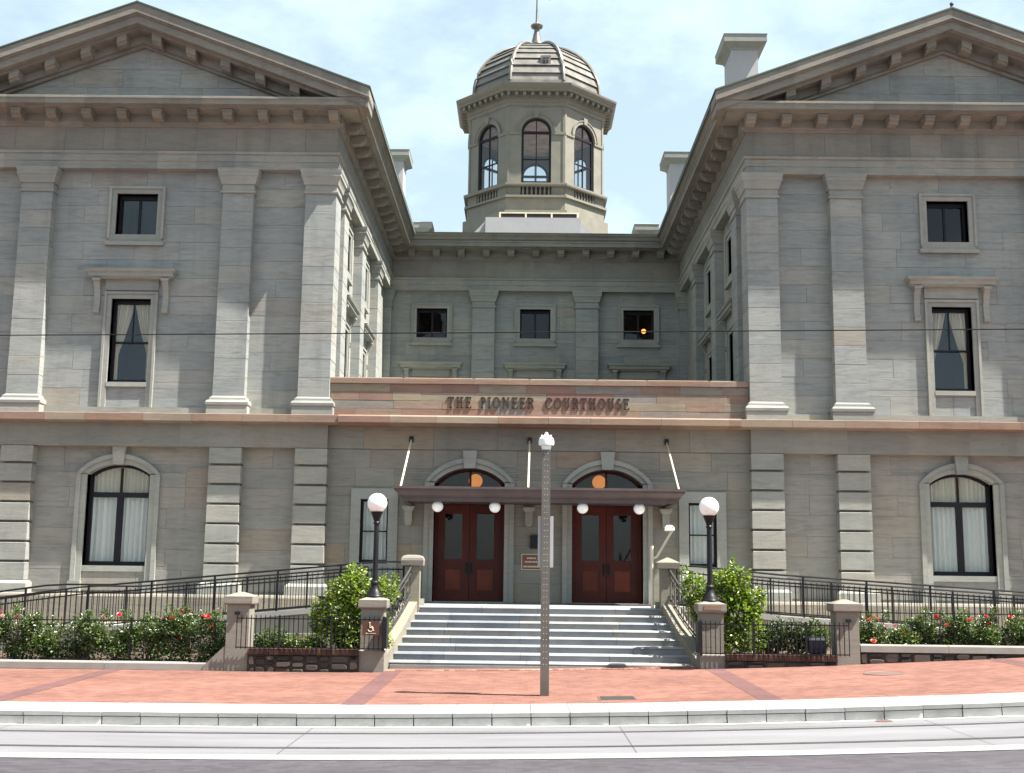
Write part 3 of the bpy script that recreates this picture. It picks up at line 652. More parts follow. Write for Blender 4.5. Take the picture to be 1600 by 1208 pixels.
# --- pediments and wing roofs
SLP = .372; XE = XW - 1.285
def chev(sx, dz_top, dz_bot, y0, y1, name, mat, parent, x_in=XE, x_out=None):
    xo = x_out or (2 * XC - x_in); top = lambda x: 15.985 + SLP * (min(x, 2 * XC - x) - XE)
    mb = MB(sx)
    for a, b in ((x_in, XC), (XC, xo)):
        mb.prism([(a, top(a) + dz_top), (b, top(b) + dz_top), (b, top(b) + dz_bot), (a, top(a) + dz_bot)], y0, y1)
    return mb.build(name, mat, parent)
for sx in (-1, 1):
    top = lambda x: 15.985 + SLP * (min(x, 2 * XC - x) - XE)
    mb = MB(sx).prism([(XW + .02, 15.72), (2 * XC - XW - .02, 15.72), (2 * XC - XW - .02, 15.75), (XC, top(XC) - .5), (XW + .02, 15.75)], -.262, .2)
    PED = mb.build('pediment', 'joint', CH)
    # tympanum stones
    z = 15.76; h = .56; row = 0
    while z < 17.9:
        xl = XE + (z + h + .62 - 15.985) / SLP; z1 = z + h
        xl0 = XE + (z + .62 - 15.985) / SLP
        if xl0 > XC - .3: break
        xs = [max(xl0, XW)] ; x = max(xl, XW) + R.uniform(.5, 1.2)
        while x < 2 * XC - max(xl, XW) - .4: xs.append(x); x += R.uniform(1.1, 1.9)
        xs.append(2 * XC - max(xl0, XW))
        for a, b in zip(xs, xs[1:]):
            zt = lambda x_: min(z1, top(x_) - .60)
            pts = [(a + .004, z + .004), (b - .004, z + .004), (b - .004, zt(b) - .004)]
            for xm in ((xl, 2 * XC - xl) if xl < XC else (XC,)):
                pass
            if xl < XC:
                if a < 2 * XC - xl < b: pts.append((2 * XC - xl, z1 - .004))
                if a < xl < b: pts.append((xl, z1 - .004))
            elif a < XC < b: pts.append((XC, top(XC) - .6))
            pts.append((a + .004, zt(a) - .004))
            pts = [p for p in pts if p[1] > z - .01]
            if max(p[1] for p in pts) - z > .03: MB(sx).prism(pts, -.276, -.2).build('tympanum_stone', 'stone', PED)
        z = z1; row += 1
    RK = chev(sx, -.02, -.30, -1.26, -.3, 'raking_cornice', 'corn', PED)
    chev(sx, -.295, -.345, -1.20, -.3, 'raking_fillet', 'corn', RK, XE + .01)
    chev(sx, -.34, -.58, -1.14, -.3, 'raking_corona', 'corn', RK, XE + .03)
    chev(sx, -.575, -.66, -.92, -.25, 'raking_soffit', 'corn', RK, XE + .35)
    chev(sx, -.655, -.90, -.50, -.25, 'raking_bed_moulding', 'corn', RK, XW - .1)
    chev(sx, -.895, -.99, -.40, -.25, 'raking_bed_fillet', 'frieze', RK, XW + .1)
    chev(sx, .03, -.018, -1.29, -.2, 'copper_edge', 'green', RK, XE - .03)
    for i in range(13):
        x = 6.02 + .12 + 1.023 * (i - 0)
        if x > 2 * XC - 6: break
        if abs(x - XC) < .12: continue
        zt = top(x) - .66
        mb = MB(sx); d = SLP * .15 * (1 if x < XC else -1)
        pr = [(-.45, -.12), (-.48, -.27), (-.62, -.29), (-.80, -.26), (-.86, -.20), (-.90, -.19), (-.90, .04), (-.45, .04)]
        n = len(pr)
        mb.add([(x - .14, y, zt + dz - d) for y, dz in pr] + [(x + .14, y, zt + dz + d) for y, dz in pr], [tuple(range(n)), tuple(range(2 * n - 1, n - 1, -1))] + [(k, (k + 1) % n, (k + 1) % n + n, k + n) for k in range(n)])
        mb.build('modillion', 'modil', RK)
    RF = chev(sx, .025, -.10, -.2, 22, 'roof', 'roof', CH, XE - .02)
    mb = MB(sx).tube([(XC, -1.22, top(XC) + .0), (XC + .01, -1.2, top(XC) + .12)], [.05, .02], 6); mb.ball((XC + .02, -1.2, top(XC) + .15), .06, 8, 6); mb.build('ridge_finial', 'green', RF)
MB().box(-XO, XO, YB - 1.0, 30, 15.88, 15.93).build('roof', 'roof', CH)
MB().box(-XO, XO, 29.5, 30, 0, 15.9).build('rear_wall', 'run', CH)

# --- forecourt rear wall
bw_h = [(-4.90, -3.64, 11.88, 13.12), (-.63, .63, 11.88, 13.12), (3.64, 4.90, 11.88, 13.12), (-4.84, -3.70, 7.56, 10.0), (-.57, .57, 7.56, 10.0), (3.70, 4.84, 7.56, 10.0)]
RW = wall_core('forecourt_wall', 'joint', CH, BACK, (-XW, XW, 6.5, 15.3), bw_h)
hb = [(q[0] - .1, q[1] + .1, q[2], q[3] + .1) for q in bw_h]
for a, b in ((-5.95, -2.57), (-1.69, 1.69), (2.57, 5.95)): ashlar('forecourt_stone', 'stone', RW, BACK, (a, b, 7.92, 13.86), hb, .54, 1.2, 2.0)
for a, b in ((-2.59, -1.67), (1.67, 2.59)): pilaster(a, b, YB - .30, YB + .1, 1)
for i, q in enumerate(bw_h[:3]): upper_window(BACK, q, dark=True, light=(i == 2))
for q in bw_h[3:]: hood_window(BACK, q, low=False, drape=False)

# --- entrance block between the wings
DX = 1.935; DHW = .99
dh = arch_holes(-DX, DHW, 1.4, 4.80, .42) + arch_holes(DX, DHW, 1.4, 4.80, .42); sw = [(4.20, 4.98, 2.53, 4.31), (-4.98, -4.20, 2.53, 4.31)]
EW = wall_core('entrance_wall', 'joint', CH, FRONT, (-XW, XW, 0, 6.4), dh + sw, t=.8)
ashlar('entrance_stone', 'entr', EW, FRONT, (-5.94, 5.94, 1.5, 5.71), dh + [(q[0] - .1, q[1] + .1, q[2] - .1, q[3] + .1) for q in sw], .526, 1.1, 1.9)
ashlar('entrance_stone', 'entr', EW, ((0, -.03, 0), (1, 0, 0), (0, -1, 0)), (-5.94, 5.94, 5.725, 6.36), [], .64, 1.3, 2.1)
x = -XF + .34
while x < XF - .36:
    b = min(x + R.uniform(1.0, 2.0), XF - .34)
    pr = [(.3, 6.35), (-.40, 6.35), (-.46, 6.37), (-.74, 6.385), (-.755, 6.40), (-.755, 6.565), (-.715, 6.605), (.3, 6.63)]
    MB().add([(x + .003, o_, z) for o_, z in pr] + [(b - .003, o_, z) for o_, z in pr], [tuple(range(8)), tuple(range(15, 7, -1))] + [(i, (i + 1) % 8, (i + 1) % 8 + 8, i + 8) for i in range(8)]).build('string_course_stone', 'redrun', CH); x = b
PW = MB().box(-XF, XF, -.136, .25, 6.6, 7.58).build('parapet', 'joint', CH)
ashlar('parapet_stone', 'parapet', PW, ((0, -.15, 0), (1, 0, 0), (0, -1, 0)), (-XF + .01, XF - .01, 6.625, 7.575), [], .235, .8, 2.1)
x = -XF
while x < XF - .01:
    b = min(x + R.uniform(1.3, 2.2), XF); MB().stack(x + .003, b - .003, -.20, .32, [(7.58, .0), (7.70, .002), (7.735, .0), (7.755, -.06)]).build('coping_stone', 'redrun', PW); x = b
MB().box(-XW, XW, .25, YB, 7.28, 7.34).build('deck_roof', 'roof', CH)
# glazed roof light on the deck
SKY = MB()
for i in range(9):
    x = -3.3 + i * .5; SKY.box(x - .03, x + .03, 3.0, 4.2, 7.9, 8.06)
SKY.box(-3.3, .7, 3.0, 3.07, 8.06, 8.12).box(-3.3, .7, 3.0, 3.07, 7.86, 7.9).box(-3.3, .7, 3.1, 4.2, 7.34, 7.86)
SKY.build('roof_light', 'tan', CH)

# --- raised lettering
def letter(ch, x, z, h, parent, y0=-.178, y1=-.150):
    T, t, sf = .135 * h, .06 * h, .05 * h; mb = MB()
    W = {'T': .70, 'H': .84, 'E': .66, 'P': .62, 'I': .30, 'O': .84, 'N': .86, 'R': .74, 'C': .76, 'U': .80, 'S': .56}[ch] * h * .82
    def B(a, b, c, d): mb.box(x + min(a, b), x + max(a, b), y0, y1, z + c, z + d)
    def stem(cx, thick=T, s0=True, s1=True):
        B(cx - thick / 2, cx + thick / 2, 0, h)
        if s0: B(cx - thick / 2 - .07 * h, cx + thick / 2 + .07 * h, 0, sf)
        if s1: B(cx - thick / 2 - .07 * h, cx + thick / 2 + .07 * h, h - sf, h)
    def bow(cx, cz, rx, rz, a0, a1, n=14):
        A, Bp = [], []
        for i in range(n + 1):
            q = a0 + (a1 - a0) * i / n; th = t + (T - t) * abs(cos(q))
            A.append((x + cx + rx * cos(q), z + cz + rz * sin(q))); Bp.append((x + cx + (rx - th) * cos(q), z + cz + (rz - max(t, th * .6)) * sin(q)))
        mb.strip(A, Bp, y0, y1)
    if ch == 'T': stem(W / 2, s1=False); B(0, W, h - t, h); B(0, t, h - .22 * h, h); B(W - t, W, h - .22 * h, h)
    elif ch == 'H': stem(.16 * h); stem(W - .16 * h); B(.16 * h, W - .16 * h, h * .48, h * .48 + t)
    elif ch == 'E': stem(.14 * h); B(.1 * h, W, 0, t); B(.1 * h, W * .95, h - t, h); B(.1 * h, W * .8, h * .48, h * .48 + t); B(W - t, W, 0, .2 * h); B(W * .95 - t, W * .95, h - .2 * h, h); B(W * .8 - t, W * .8, h * .4, h * .62)
    elif ch in 'PR':
        stem(.14 * h, s1=False); bow(.26 * h, h * .735, W - .30 * h, h * .265, -pi / 2, pi / 2); B(.02 * h, .28 * h, h - t, h); B(.1 * h, .28 * h, h * .47, h * .47 + t)
        if ch == 'R': mb.prism([(x + .30 * h, z + h * .5), (x + .46 * h, z + h * .5), (x + W, z), (x + W - .18 * h, z)], y0, y1)
    elif ch == 'I': stem(W / 2)
    elif ch == 'O': bow(W / 2, h / 2, W / 2, h * .52, 0, 2 * pi, 28)
    elif ch == 'C': bow(W * .54, h / 2, W * .54, h * .52, .7, 2 * pi - .7, 24); B(W - t, W, h * .68, h * .95)
    elif ch == 'U': stem(.16 * h, s0=False); stem(W - .15 * h, t, s0=False); mb.v = [(a, b, c if c > z + h * .3 else max(c, z + h * .3)) for a, b, c in mb.v]; bow(W / 2, h * .33, W / 2 - .08 * h, h * .35, pi, 2 * pi)
    elif ch == 'N': stem(.12 * h, t); stem(W - .12 * h, t, s0=False); mb.prism([(x + .04 * h, z + h), (x + .22 * h, z + h), (x + W - .10 * h, z), (x + W - .20 * h, z)], y0, y1)
    elif ch == 'S':
        bow(W / 2, h * .74, W / 2, h * .27, .5, 1.5 * pi); bow(W / 2, h * .26, W / 2, h * .27, -pi + .5, .5 * pi)
    mb.build('letter', 'letters', parent); return W
def word(txt, x0, x1, z, h):
    Wd = {'T': .70, 'H': .84, 'E': .66, 'P': .62, 'I': .30, 'O': .84, 'N': .86, 'R': .74, 'C': .76, 'U': .80, 'S': .56}
    tot = sum(Wd[c] * h * .82 for c in txt); gap = (x1 - x0 - tot) / (len(txt) - 1); x = x0
    for c in txt: x += letter(c, x, z, h, PW) + gap
word('THE', -2.59, -1.92, 6.905, .31); word('PIONEER', -1.66, -.15, 6.905, .31); word('COURTHOUSE', .17, 2.54, 6.905, .31)

# --- doors
def entrance_door(s):
    cx = s * DX; x0, x1 = cx - DHW, cx + DHW; zs, rise = 4.80, .42; zt = 4.22
    mb = MB(); y0, y1 = .42, .52
    mb.box(x0, x0 + .09, y0, y1, 1.5, zs).box(x1 - .09, x1, y0, y1, 1.5, zs).box(x0 + .09, x1 - .09, y0 - .02, y1, zt, zt + .16)
    mb.strip(arc(cx, DHW - .07, zs - .06, rise - .02), arc(cx, DHW + .01, zs + .01, rise + .01), y0, y1)
    mb.box(cx - .03, cx + .03, y0, y1, zt + .16, zs + rise - .05)
    D = mb.build('door', 'wood', CH)
    m2 = MB(); A = arc(cx, DHW - .07, zs - .05, rise, 20); m2.prism([(A[0][0], zt + .16), (A[-1][0], zt + .16)] + A[::-1], .47, .478); m2.build('transom_pane', 'glassdark', D)
    MB().ball((cx + (.13 if s < 0 else -.17), .95, 4.93), .20).build('amber_globe', 'lamp_dim', D, 'all')
    for k in (-1, 1):
        a, b = (x0 + .095, cx - .006) if k < 0 else (cx + .006, x1 - .095); st = .20
        mb = MB().box(a, a + st, .44, .50, 1.53, zt - .01).box(b - st, b, .44, .50, 1.53, zt - .01)
        for z0, z1 in ((1.53, 1.80), (2.42, 2.68), (3.95, zt - .01)): mb.box(a + st, b - st, .442, .498, z0, z1)
        mb.build('door_leaf', 'wood', D)
        MB().box(a + st, b - st, .466, .474, 2.68, 3.95).build('door_glass', 'glassdark', D)
        MB().stack(a + st, b - st, .462, .49, [(1.80, 0), (2.42, 0)]).build('backing_panel', 'wood', D)
        MB().box(a + st + .025, b - st - .025, .446, .47, 1.83, 2.39).build('raised_panel', 'woodpanel', D)
        hx = cx + k * .07; mb = MB().box(hx - .035, hx + .035, .428, .442, 2.25, 2.62).tube([(hx, .43, 2.32), (hx, .38, 2.34), (hx, .38, 2.54), (hx, .43, 2.56)], .014, 6); mb.build('door_handle', 'black', D)
    room(D, FRONT, x0 + .3, x1 - .3, 1.5 + .25, 5.2, .55, 3.5)
    arch_surround(D, FRONT, cx, DHW, 1.5, zs, rise, .22, 5.70, depth=.6, keyw=.2)
    MB().box(x0 - .0, x1 + .0, -.02, .6, 1.44, 1.515).build('threshold', 'trim', D)
    return D
for s in (-1, 1): entrance_door(s)
for i, q in enumerate(sw):
    x0, x1, z0, z1 = q; f = .06; zm = (z0 + z1) / 2
    W = bars(FRONT, [(x0, x0 + f, z0, z1), (x1 - f, x1, z0, z1), (x0 + f, x1 - f, z0, z0 + .1), (x0 + f, x1 - f, z1 - f, z1), (x0 + f, x1 - f, zm - .02, zm + .02)], .12, .2).build('window', 'blackframe', CH)
    for a, b in ((z0 + .1, zm - .02), (zm + .02, z1 - f)): MB().box(x0 + f, x1 - f, .16, .168, a, b).build('pane', 'glass', W)
    mb = MB()
    for a, b in ((x0 - .27, x0), (x1, x1 + .27)): mb.box(a, b, -.07, .3, 1.62, z1 + .3)
    mb.box(x0, x1, -.07, .3, z1, z1 + .3).box(x0, x1, -.02, .3, 1.62, z0); mb.build('surround', 'trim', W)
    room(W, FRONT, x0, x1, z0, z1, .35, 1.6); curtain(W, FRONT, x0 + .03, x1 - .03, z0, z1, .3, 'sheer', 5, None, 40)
# corbels under the canopy
for x in (-3.62, -.26, 3.55):
    MB().stack(x - .10, x + .10, -.22, .0, [(3.58, -.05), (3.62, -.02), (3.66, .0), (3.98, .0), (4.02, .03), (4.05, .06), (4.12, .07)]).build('corbel', 'trim', EW)

# --- canopy on rods
mb = MB()
pr = [(.0, 4.14), (.0, 4.24), (.05, 4.26), (.06, 4.30), (.12, 4.36), (.17, 4.40), (.18, 4.45), (.205, 4.46), (.205, 4.52), (-.12, 4.535), (-.12, 4.14)]
mb.sweep(pr, [(-3.62, .0), (-3.62, -2.22), (3.62, -2.22), (3.62, .0)]); mb.box(-3.52, 3.52, -2.12, 0, 4.20, 4.53)
CAN = mb.build('canopy', 'canopy', CH)
for x, xb in ((-3.60, -3.66), (-.26, -.30), (3.60, 3.66)):
    MB().tube([(x, -.08, 5.98), (xb, -2.12, 4.52)], .027, 8).build('canopy_rod', 'rod', CAN, True)
    MB().box(x - .06, x + .06, -.10, .0, 5.93, 6.09).build('rod_plate', 'black', CAN)
for x in (-2.68, -1.17, 1.14, 2.63):
    MB().ball((x, -2.0, 4.02), .15).build('hanging_globe', 'globe', CAN, 'all')

# --- cupola
CX, CY = 0.0, 20.0
def face(k, r): a = -pi / 2 + k * pi / 4; return ((CX + r * cos(a), CY + r * sin(a), 0), (-sin(a), cos(a), 0), (cos(a), sin(a), 0))
def octo(mb, prof): return mb.lathe([(r / cos(pi / 8), z) for r, z in prof], CX, CY, 8, pi / 8)
def octring(mb, prof):   # closed ring of (inradius,z)
    n = len(prof); vv = []; ff = []
    for k in range(8):
        a = -pi / 2 + pi / 8 + k * pi / 4
        for r, z in prof: q = r / cos(pi / 8); vv.append((CX + q * cos(a), CY + q * sin(a), z))
    for k in range(8):
        for j in range(n): ff.append((k * n + j, k * n + (j + 1) % n, ((k + 1) % 8) * n + (j + 1) % n, ((k + 1) % 8) * n + j))
    mb.add(vv, ff); return mb
CUP = octo(MB(), [(3.62, 15.9), (3.62, 17.2), (3.3, 17.25), (3.30, 18.05), (3.12, 18.10), (3.12, 18.70), (3.10, 18.72)]).build('cupola', 'tan', CH)
RI = 3.06; hf = RI * math.tan(pi / 8)
for k in range(8):
    f = face(k, RI); mb = MB(1, f); WZ0, WS, WR = 19.32, 21.72, .66
    for a, b in ((-hf, -WR), (WR, hf)): mb.box(a, b, .0, .25, 19.2, WS)
    A = arc(0, WR, WS, WR, 16); T = [(-hf + 2 * hf * i / 16, 22.95) for i in range(17)]
    T[0] = (-hf, WS); A2 = A[:]; mb.strip(A, [(-hf, WS)] + [(-hf + 2 * hf * (i - 1) / 14, 22.95) for i in range(1, 16)] + [(hf, WS)], .0, .25)
    mb.build('cupola_wall', 'tan', CUP)
    mb = MB(1, f); mb.strip(arc(0, WR + .02, WS, WR + .02, 16), arc(0, WR + .15, WS, WR + .15, 16), -.06, .02); mb.strip(arc(0, WR + .15, WS, WR + .15, 16), arc(0, WR + .20, WS, WR + .20, 16), -.09, .02)
    mb.box(-hf, -WR - .02, -.05, .02, WS - .12, WS - .0).box(WR + .02, hf, -.05, .02, WS - .12, WS - .0)
    mb.prism([(-.09, WS + WR), (.09, WS + WR), (.13, WS + WR + .30), (-.13, WS + WR + .30)], -.11, .02)
    mb.build('arch_moulding', 'tan', CUP)
    mb = MB(1, f)
    for s in (-1, 1): mb.box(s * hf - .09 if s > 0 else -hf - .01, hf + .01 if s > 0 else -hf + .09, -.03, .02, 19.3, 22.9)
    mb.box(-.62, .62, -.02, .02, 22.86, 22.9); mb.build('corner_strip', 'tan', CUP)
    mb = MB(1, f); mb.strip(arc(0, WR - .1, WS, WR - .1, 16), arc(0, WR, WS, WR, 16), .05, .15)
    mb.box(-WR, -WR + .1, .05, .15, WZ0, WS).box(WR - .1, WR, .05, .15, WZ0, WS).box(-WR + .1, WR - .1, .05, .15, WZ0, WZ0 + .14)
    mb.box(-WR + .1, WR - .1, .05, .15, WS - .06, WS + .05).box(-.022, .022, .07, .13, WZ0 + .14, WS + WR - .1).box(-WR + .1, WR - .1, .07, .13, 20.45, 20.50)
    mb.build('window_frame', 'blackframe', CUP)
    m2 = MB(1, f); P = arc(0, WR - .1, WS, WR - .1, 12); m2.prism([(WR - .1, WZ0 + .14), (-WR + .1, WZ0 + .14)] + P, .10, .106)
    m2.build('window_pane', 'glass', CUP)
    mb = MB(1, f)
    for i in range(7):
        x = -.57 + i * .19; mb.tube([(x, -.02, 18.78), (x, -.02, 18.86), (x, -.02, 18.98), (x, -.02, 19.1), (x, -.02, 19.17)], [.035, .05, .055, .028, .045], 6)
    mb.build('balusters', 'tan', CUP)
    MB(1, f).box(-.68, .68, .0, .07, 18.76, 19.18).build('baluster_recess', 'dark', CUP)
    for a, b in ((-hf, -.68), (.68, hf)): MB(1, f).box(a, b, -.035, .07, 18.75, 19.185).build('parapet_panel', 'tan', CUP)
    if k in (0, 1, 2, 6, 7):
        f2 = face(k, 3.1)
        for i in range(8):
            x = -1.26 + i * .36; MB(1, f2).box(x - .07, x + .07, -.36, .02, 23.30, 23.46).build('bracket', 'tan', CUP)
        for i in range(20):
            pass
octring(MB(), [(3.02, 19.18), (3.26, 19.18), (3.28, 19.24), (3.28, 19.31), (3.02, 19.36)]).build('sill_band', 'tan', CUP)
octring(MB(), [(2.5, 18.66), (3.24, 18.66), (3.24, 18.76), (2.5, 18.76)]).build('base_band', 'tan', CUP)
octring(MB(), [(2.7, 18.7), (3.0, 18.7), (3.0, 19.2), (2.7, 19.2)]).build('parapet_core', 'tan', CUP)
octring(MB(), [(2.8, 22.93), (3.09, 22.93), (3.12, 23.06), (3.18, 23.10), (3.18, 23.29), (3.26, 23.30), (3.26, 23.47), (3.52, 23.47), (3.53, 23.55), (3.62, 23.62), (3.68, 23.70), (3.70, 23.78), (2.5, 23.98)]).build('cupola_cornice', 'tan', CUP)
octring(MB(), [(2.4, 23.85), (2.98, 23.85), (2.94, 24.24), (2.4, 24.24)]).build('dome_drum', 'domemetal', CUP)
octo(MB(), [(2.9, 22.72), (2.9, 22.80)]).build('cupola_ceiling', 'brownroom', CUP)
octo(MB(), [(2.8, 19.0), (2.8, 19.06)]).build('cupola_floor', 'brownroom', CUP)
DR, DZ = 2.86, 24.2
rows = 10
for k in range(8):
    f = face(k, 0.0); mb = MB(1, f); th = math.tan(pi / 8)
    for i in range(rows):
        a0, a1 = pi / 2 * i / rows * .94, pi / 2 * (i + 1) / rows * .94 + .02
        r0, z0 = DR * cos(a0) + .05, DZ + DR * sin(a0) - .01; r1, z1 = DR * cos(a1) - .03, DZ + DR * sin(a1)
        vv = []
        for r, z, d in ((r0, z0, 0), (r1, z1, 0), (r1 - .1, z1, 0), (r0 - .1, z0, 0)): vv += [(-r * th, -r, z), (r * th, -r, z)]
        mb.add(vv, [(0, 1, 3, 2), (2, 3, 5, 4), (4, 5, 7, 6), (6, 7, 1, 0), (0, 2, 4, 6), (1, 7, 5, 3)])
    mb.build('dome_panel', 'domemetal', CUP)
    a = -pi / 2 + pi / 8 + k * pi / 4; pts = []
    for i in range(13):
        q = pi / 2 * .95 * i / 12; r = (DR * cos(q) + .04) / cos(pi / 8); pts.append((CX + r * cos(a), CY + r * sin(a), DZ + DR * sin(q) + .02))
    MB().tube(pts, .085, 6).build('dome_rib', 'domemetal', CUP, True)
mb = MB(1, face(0, 2.60)); mb.box(.16, .62, -.16, .3, 25.02, 25.48); V = mb.build('dome_vent', 'domemetal', CUP); MB(1, face(0, 2.60)).box(.27, .51, -.175, -.1, 25.12, 25.38).build('vent_opening', 'dark', CUP)
MB(1, face(0, 2.60)).box(.375, .405, -.185, -.1, 25.12, 25.38).box(.27, .51, -.183, -.1, 25.235, 25.262).build('vent_bars', 'domemetal', CUP)
mb = MB().lathe([(.62, 26.98), (.62, 27.1), (.40, 27.16), (.36, 27.3), (.26, 27.36), (.20, 27.6), (.13, 27.95), (.12, 28.05), (.27, 28.14), (.30, 28.22), (.22, 28.30), (.09, 28.36), (.06, 28.5), (.035, 29.6), (.02, 31.2)], CX, CY, 16)
F = mb.build('finial', 'domemetal', CUP, True)
MB().box(-.02, .9, CY - .012, CY + .012, 29.62, 29.68).prism([(.55, 29.55), (1.0, 29.65), (.55, 29.78)], CY - .01, CY + .01).build('weather_vane', 'black', CUP)
# sheeted roof housing in front of the cupola
PH = MB().prism([(-3.45, 15.93), (3.35, 15.93), (1.9, 17.3), (-2.15, 17.3)], 15.9, 18.6).build('roof_housing', 'pent', CH)
MB().box(-2.15, 1.9, 15.4, 15.9, 15.93, 17.3).build('housing_front', 'pent', PH)
for i in range(3): MB().box(-1.50 + i * 1.11, -.46 + i * 1.11, 15.7, 15.9, 17.36, 17.56).build('vent_slot', 'dark', PH)
mb = MB().box(-1.58, 1.86, 15.68, 16.2, 17.3, 17.355).box(-1.58, 1.86, 15.68, 16.2, 17.565, 17.62)
for i in range(4): mb.box(-1.58 + i * 1.11, -1.505 + i * 1.11, 15.68, 16.2, 17.355, 17.565)
mb.build('vent_frame', 'cream', PH)
# chimneys
def chimney(x0, x1, y0, y1, zb, zt, sx, mat='pent'):
    C = MB(sx).box(x0, x1, y0, y1, zb, zt - .42).build('chimney', mat, CH)
    MB(sx).stack(x0, x1, y0, y1, [(zt - .46, .02), (zt - .40, .05), (zt - .30, .20), (zt - .26, .26), (zt - .06, .26), (zt, .28), (zt + .0, .2)][:6] + [(zt + .03, .22)]).build('chimney_cap', 'trim', C)
chimney(6.33, 7.22, 3.9, 5.2, 16, 20.05, 1)
chimney(5.72, 6.42, 15.4, 16.6, 15, 20.2, -1); chimney(5.72, 6.42, 15.4, 16.6, 15, 20.2, 1)
chimney(4.85, 5.15, 17.6, 18.4, 15, 17.65, -1); chimney(4.65, 5.2, 17.6, 18.4, 15, 17.65, 1)

# ------------------------------------------------------------------ steps, landing, ramps
ST = thing('entrance_steps', 'eight broad pale granite steps rising to the red doors', 'steps', (0, -7.2, .2))
LZ = 1.50; RISE = .16; TR = .36; YL = -4.30
def shw(y): return 2.93 + (YL - y) * .165
for k in range(8):
    z1 = LZ - k * RISE; y0 = YL - k * TR; hw = shw(y0) + .03; xs = [-hw]; x = -hw + R.uniform(.8, 2.0)
    while x < hw - .7: xs.append(x); x += R.uniform(1.3, 2.4)
    xs.append(hw)
    for a, b in zip(xs, xs[1:]):
        e = R.uniform(-.004, .004)
        MB().add([(a + .003, y0 - .025 + e, z1 - .036), (b - .003, y0 - .025 + e, z1 - .036), (b - .003, y0 + .012 + e, z1), (a + .003, y0 + .012 + e, z1), (a + .003, y0 + TR + .06, z1), (b - .003, y0 + TR + .06, z1),
                  (b - .003, y0 + e, z1 - .045), (a + .003, y0 + e, z1 - .045), (b - .003, y0 + e, z1 - RISE - .08), (a + .003, y0 + e, z1 - RISE - .08), (b - .003, y0 + TR + .06, z1 - RISE - .08), (a + .003, y0 + TR + .06, z1 - RISE - .08)],
                 [(0, 1, 2, 3), (3, 2, 5, 4), (1, 0, 7, 6), (6, 7, 9, 8), (8, 9, 11, 10), (10, 11, 4, 5), (0, 3, 4, 11, 9, 7), (1, 6, 8, 10, 5, 2)]).build('step_stone', 'step', ST)
MB().box(-3.05, 3.05, YL + .42, -.32, 1.2, 1.497).build('landing', 'step', ST)
MB().box(-3.3, 3.3, -6.9, -4.0, -.2, .3).build('foundation', 'joint', ST)
o = tag(MB().box(.78, 3.0, -1.9, -.7, 1.499, 1.516).build('door_mat', 'rubbermat'), 'dark mat lying before the right-hand red doors', 'mat')
# cheek walls beside the steps
for s in (-1, 1):
    C = MB(s); pts = [(YL + .5, 1.66), (YL - .05, 1.66), (YL - .35, 1.52), (YL - 1.2, 1.12), (YL - 2.1, .76), (YL - 2.9, .42), (YL - 3.05, .36)]
    vv = []; n = len(pts)
    for y, z in pts:
        x = shw(y) - .02
        for xx in (x, x + .36): vv += [(xx, y, z), (xx, y, -.1)]
    ff = []
    for i in range(n - 1):
        a, b = i * 4, i * 4 + 4
        ff += [(a, b, b + 1, a + 1), (a + 2, a + 3, b + 3, b + 2), (a, a + 2, b + 2, b), (a + 1, b + 1, b + 3, a + 3)]
    ff += [(0, 1, 3, 2), (4 * n - 4, 4 * n - 2, 4 * n - 1, 4 * n - 3)]
    C.add(vv, ff).build('cheek_wall', 'cheek', ST)
# posts at the head of the steps
for s, lab, rnd in ((-1, 'stone post with rounded cap at the left head of the steps', True), (1, 'stone post with pyramid cap at the right head of the steps', False)):
    t = thing('stair_post', lab, 'post', (s * 3.08, YL, 1.5), 'stone posts at the head of the steps')
    MB(s).stack(2.90, 3.26, YL - .18, YL + .18, [(1.4, 0), (2.44, 0)]).build('shaft', 'cheek', t)
    lay = [(2.44, .02), (2.46, .08), (2.58, .09)] + ([(2.64, .075), (2.69, .03), (2.71, -.06)] if rnd else [(2.60, .09), (2.72, -.16)])
    MB(s).stack(2.90, 3.26, YL - .18, YL + .18, lay).build('cap', 'pier' if rnd else 'cheek', t)
# floodlight on an arm by the right post
t = thing('floodlight', 'white floodlight on a slanted cream arm by the right stair post', 'floodlight', (2.72, -4.2, 1.5))
MB().tube([(2.72, -4.2, 1.5), (2.72, -4.2, 3.0)], .04, 8).build('pole', 'cream', t, True)
MB().tube([(2.72, -4.2, 2.68), (2.84, -4.2, 2.74), (3.20, -4.25, 3.36)], .03, 8).build('arm', 'cream', t, True)
MB().stack(3.02, 3.26, -4.36, -4.14, [(3.36, -.02), (3.38, .0), (3.44, -.01), (3.50, -.06)]).build('lamp_head', 'white', t)

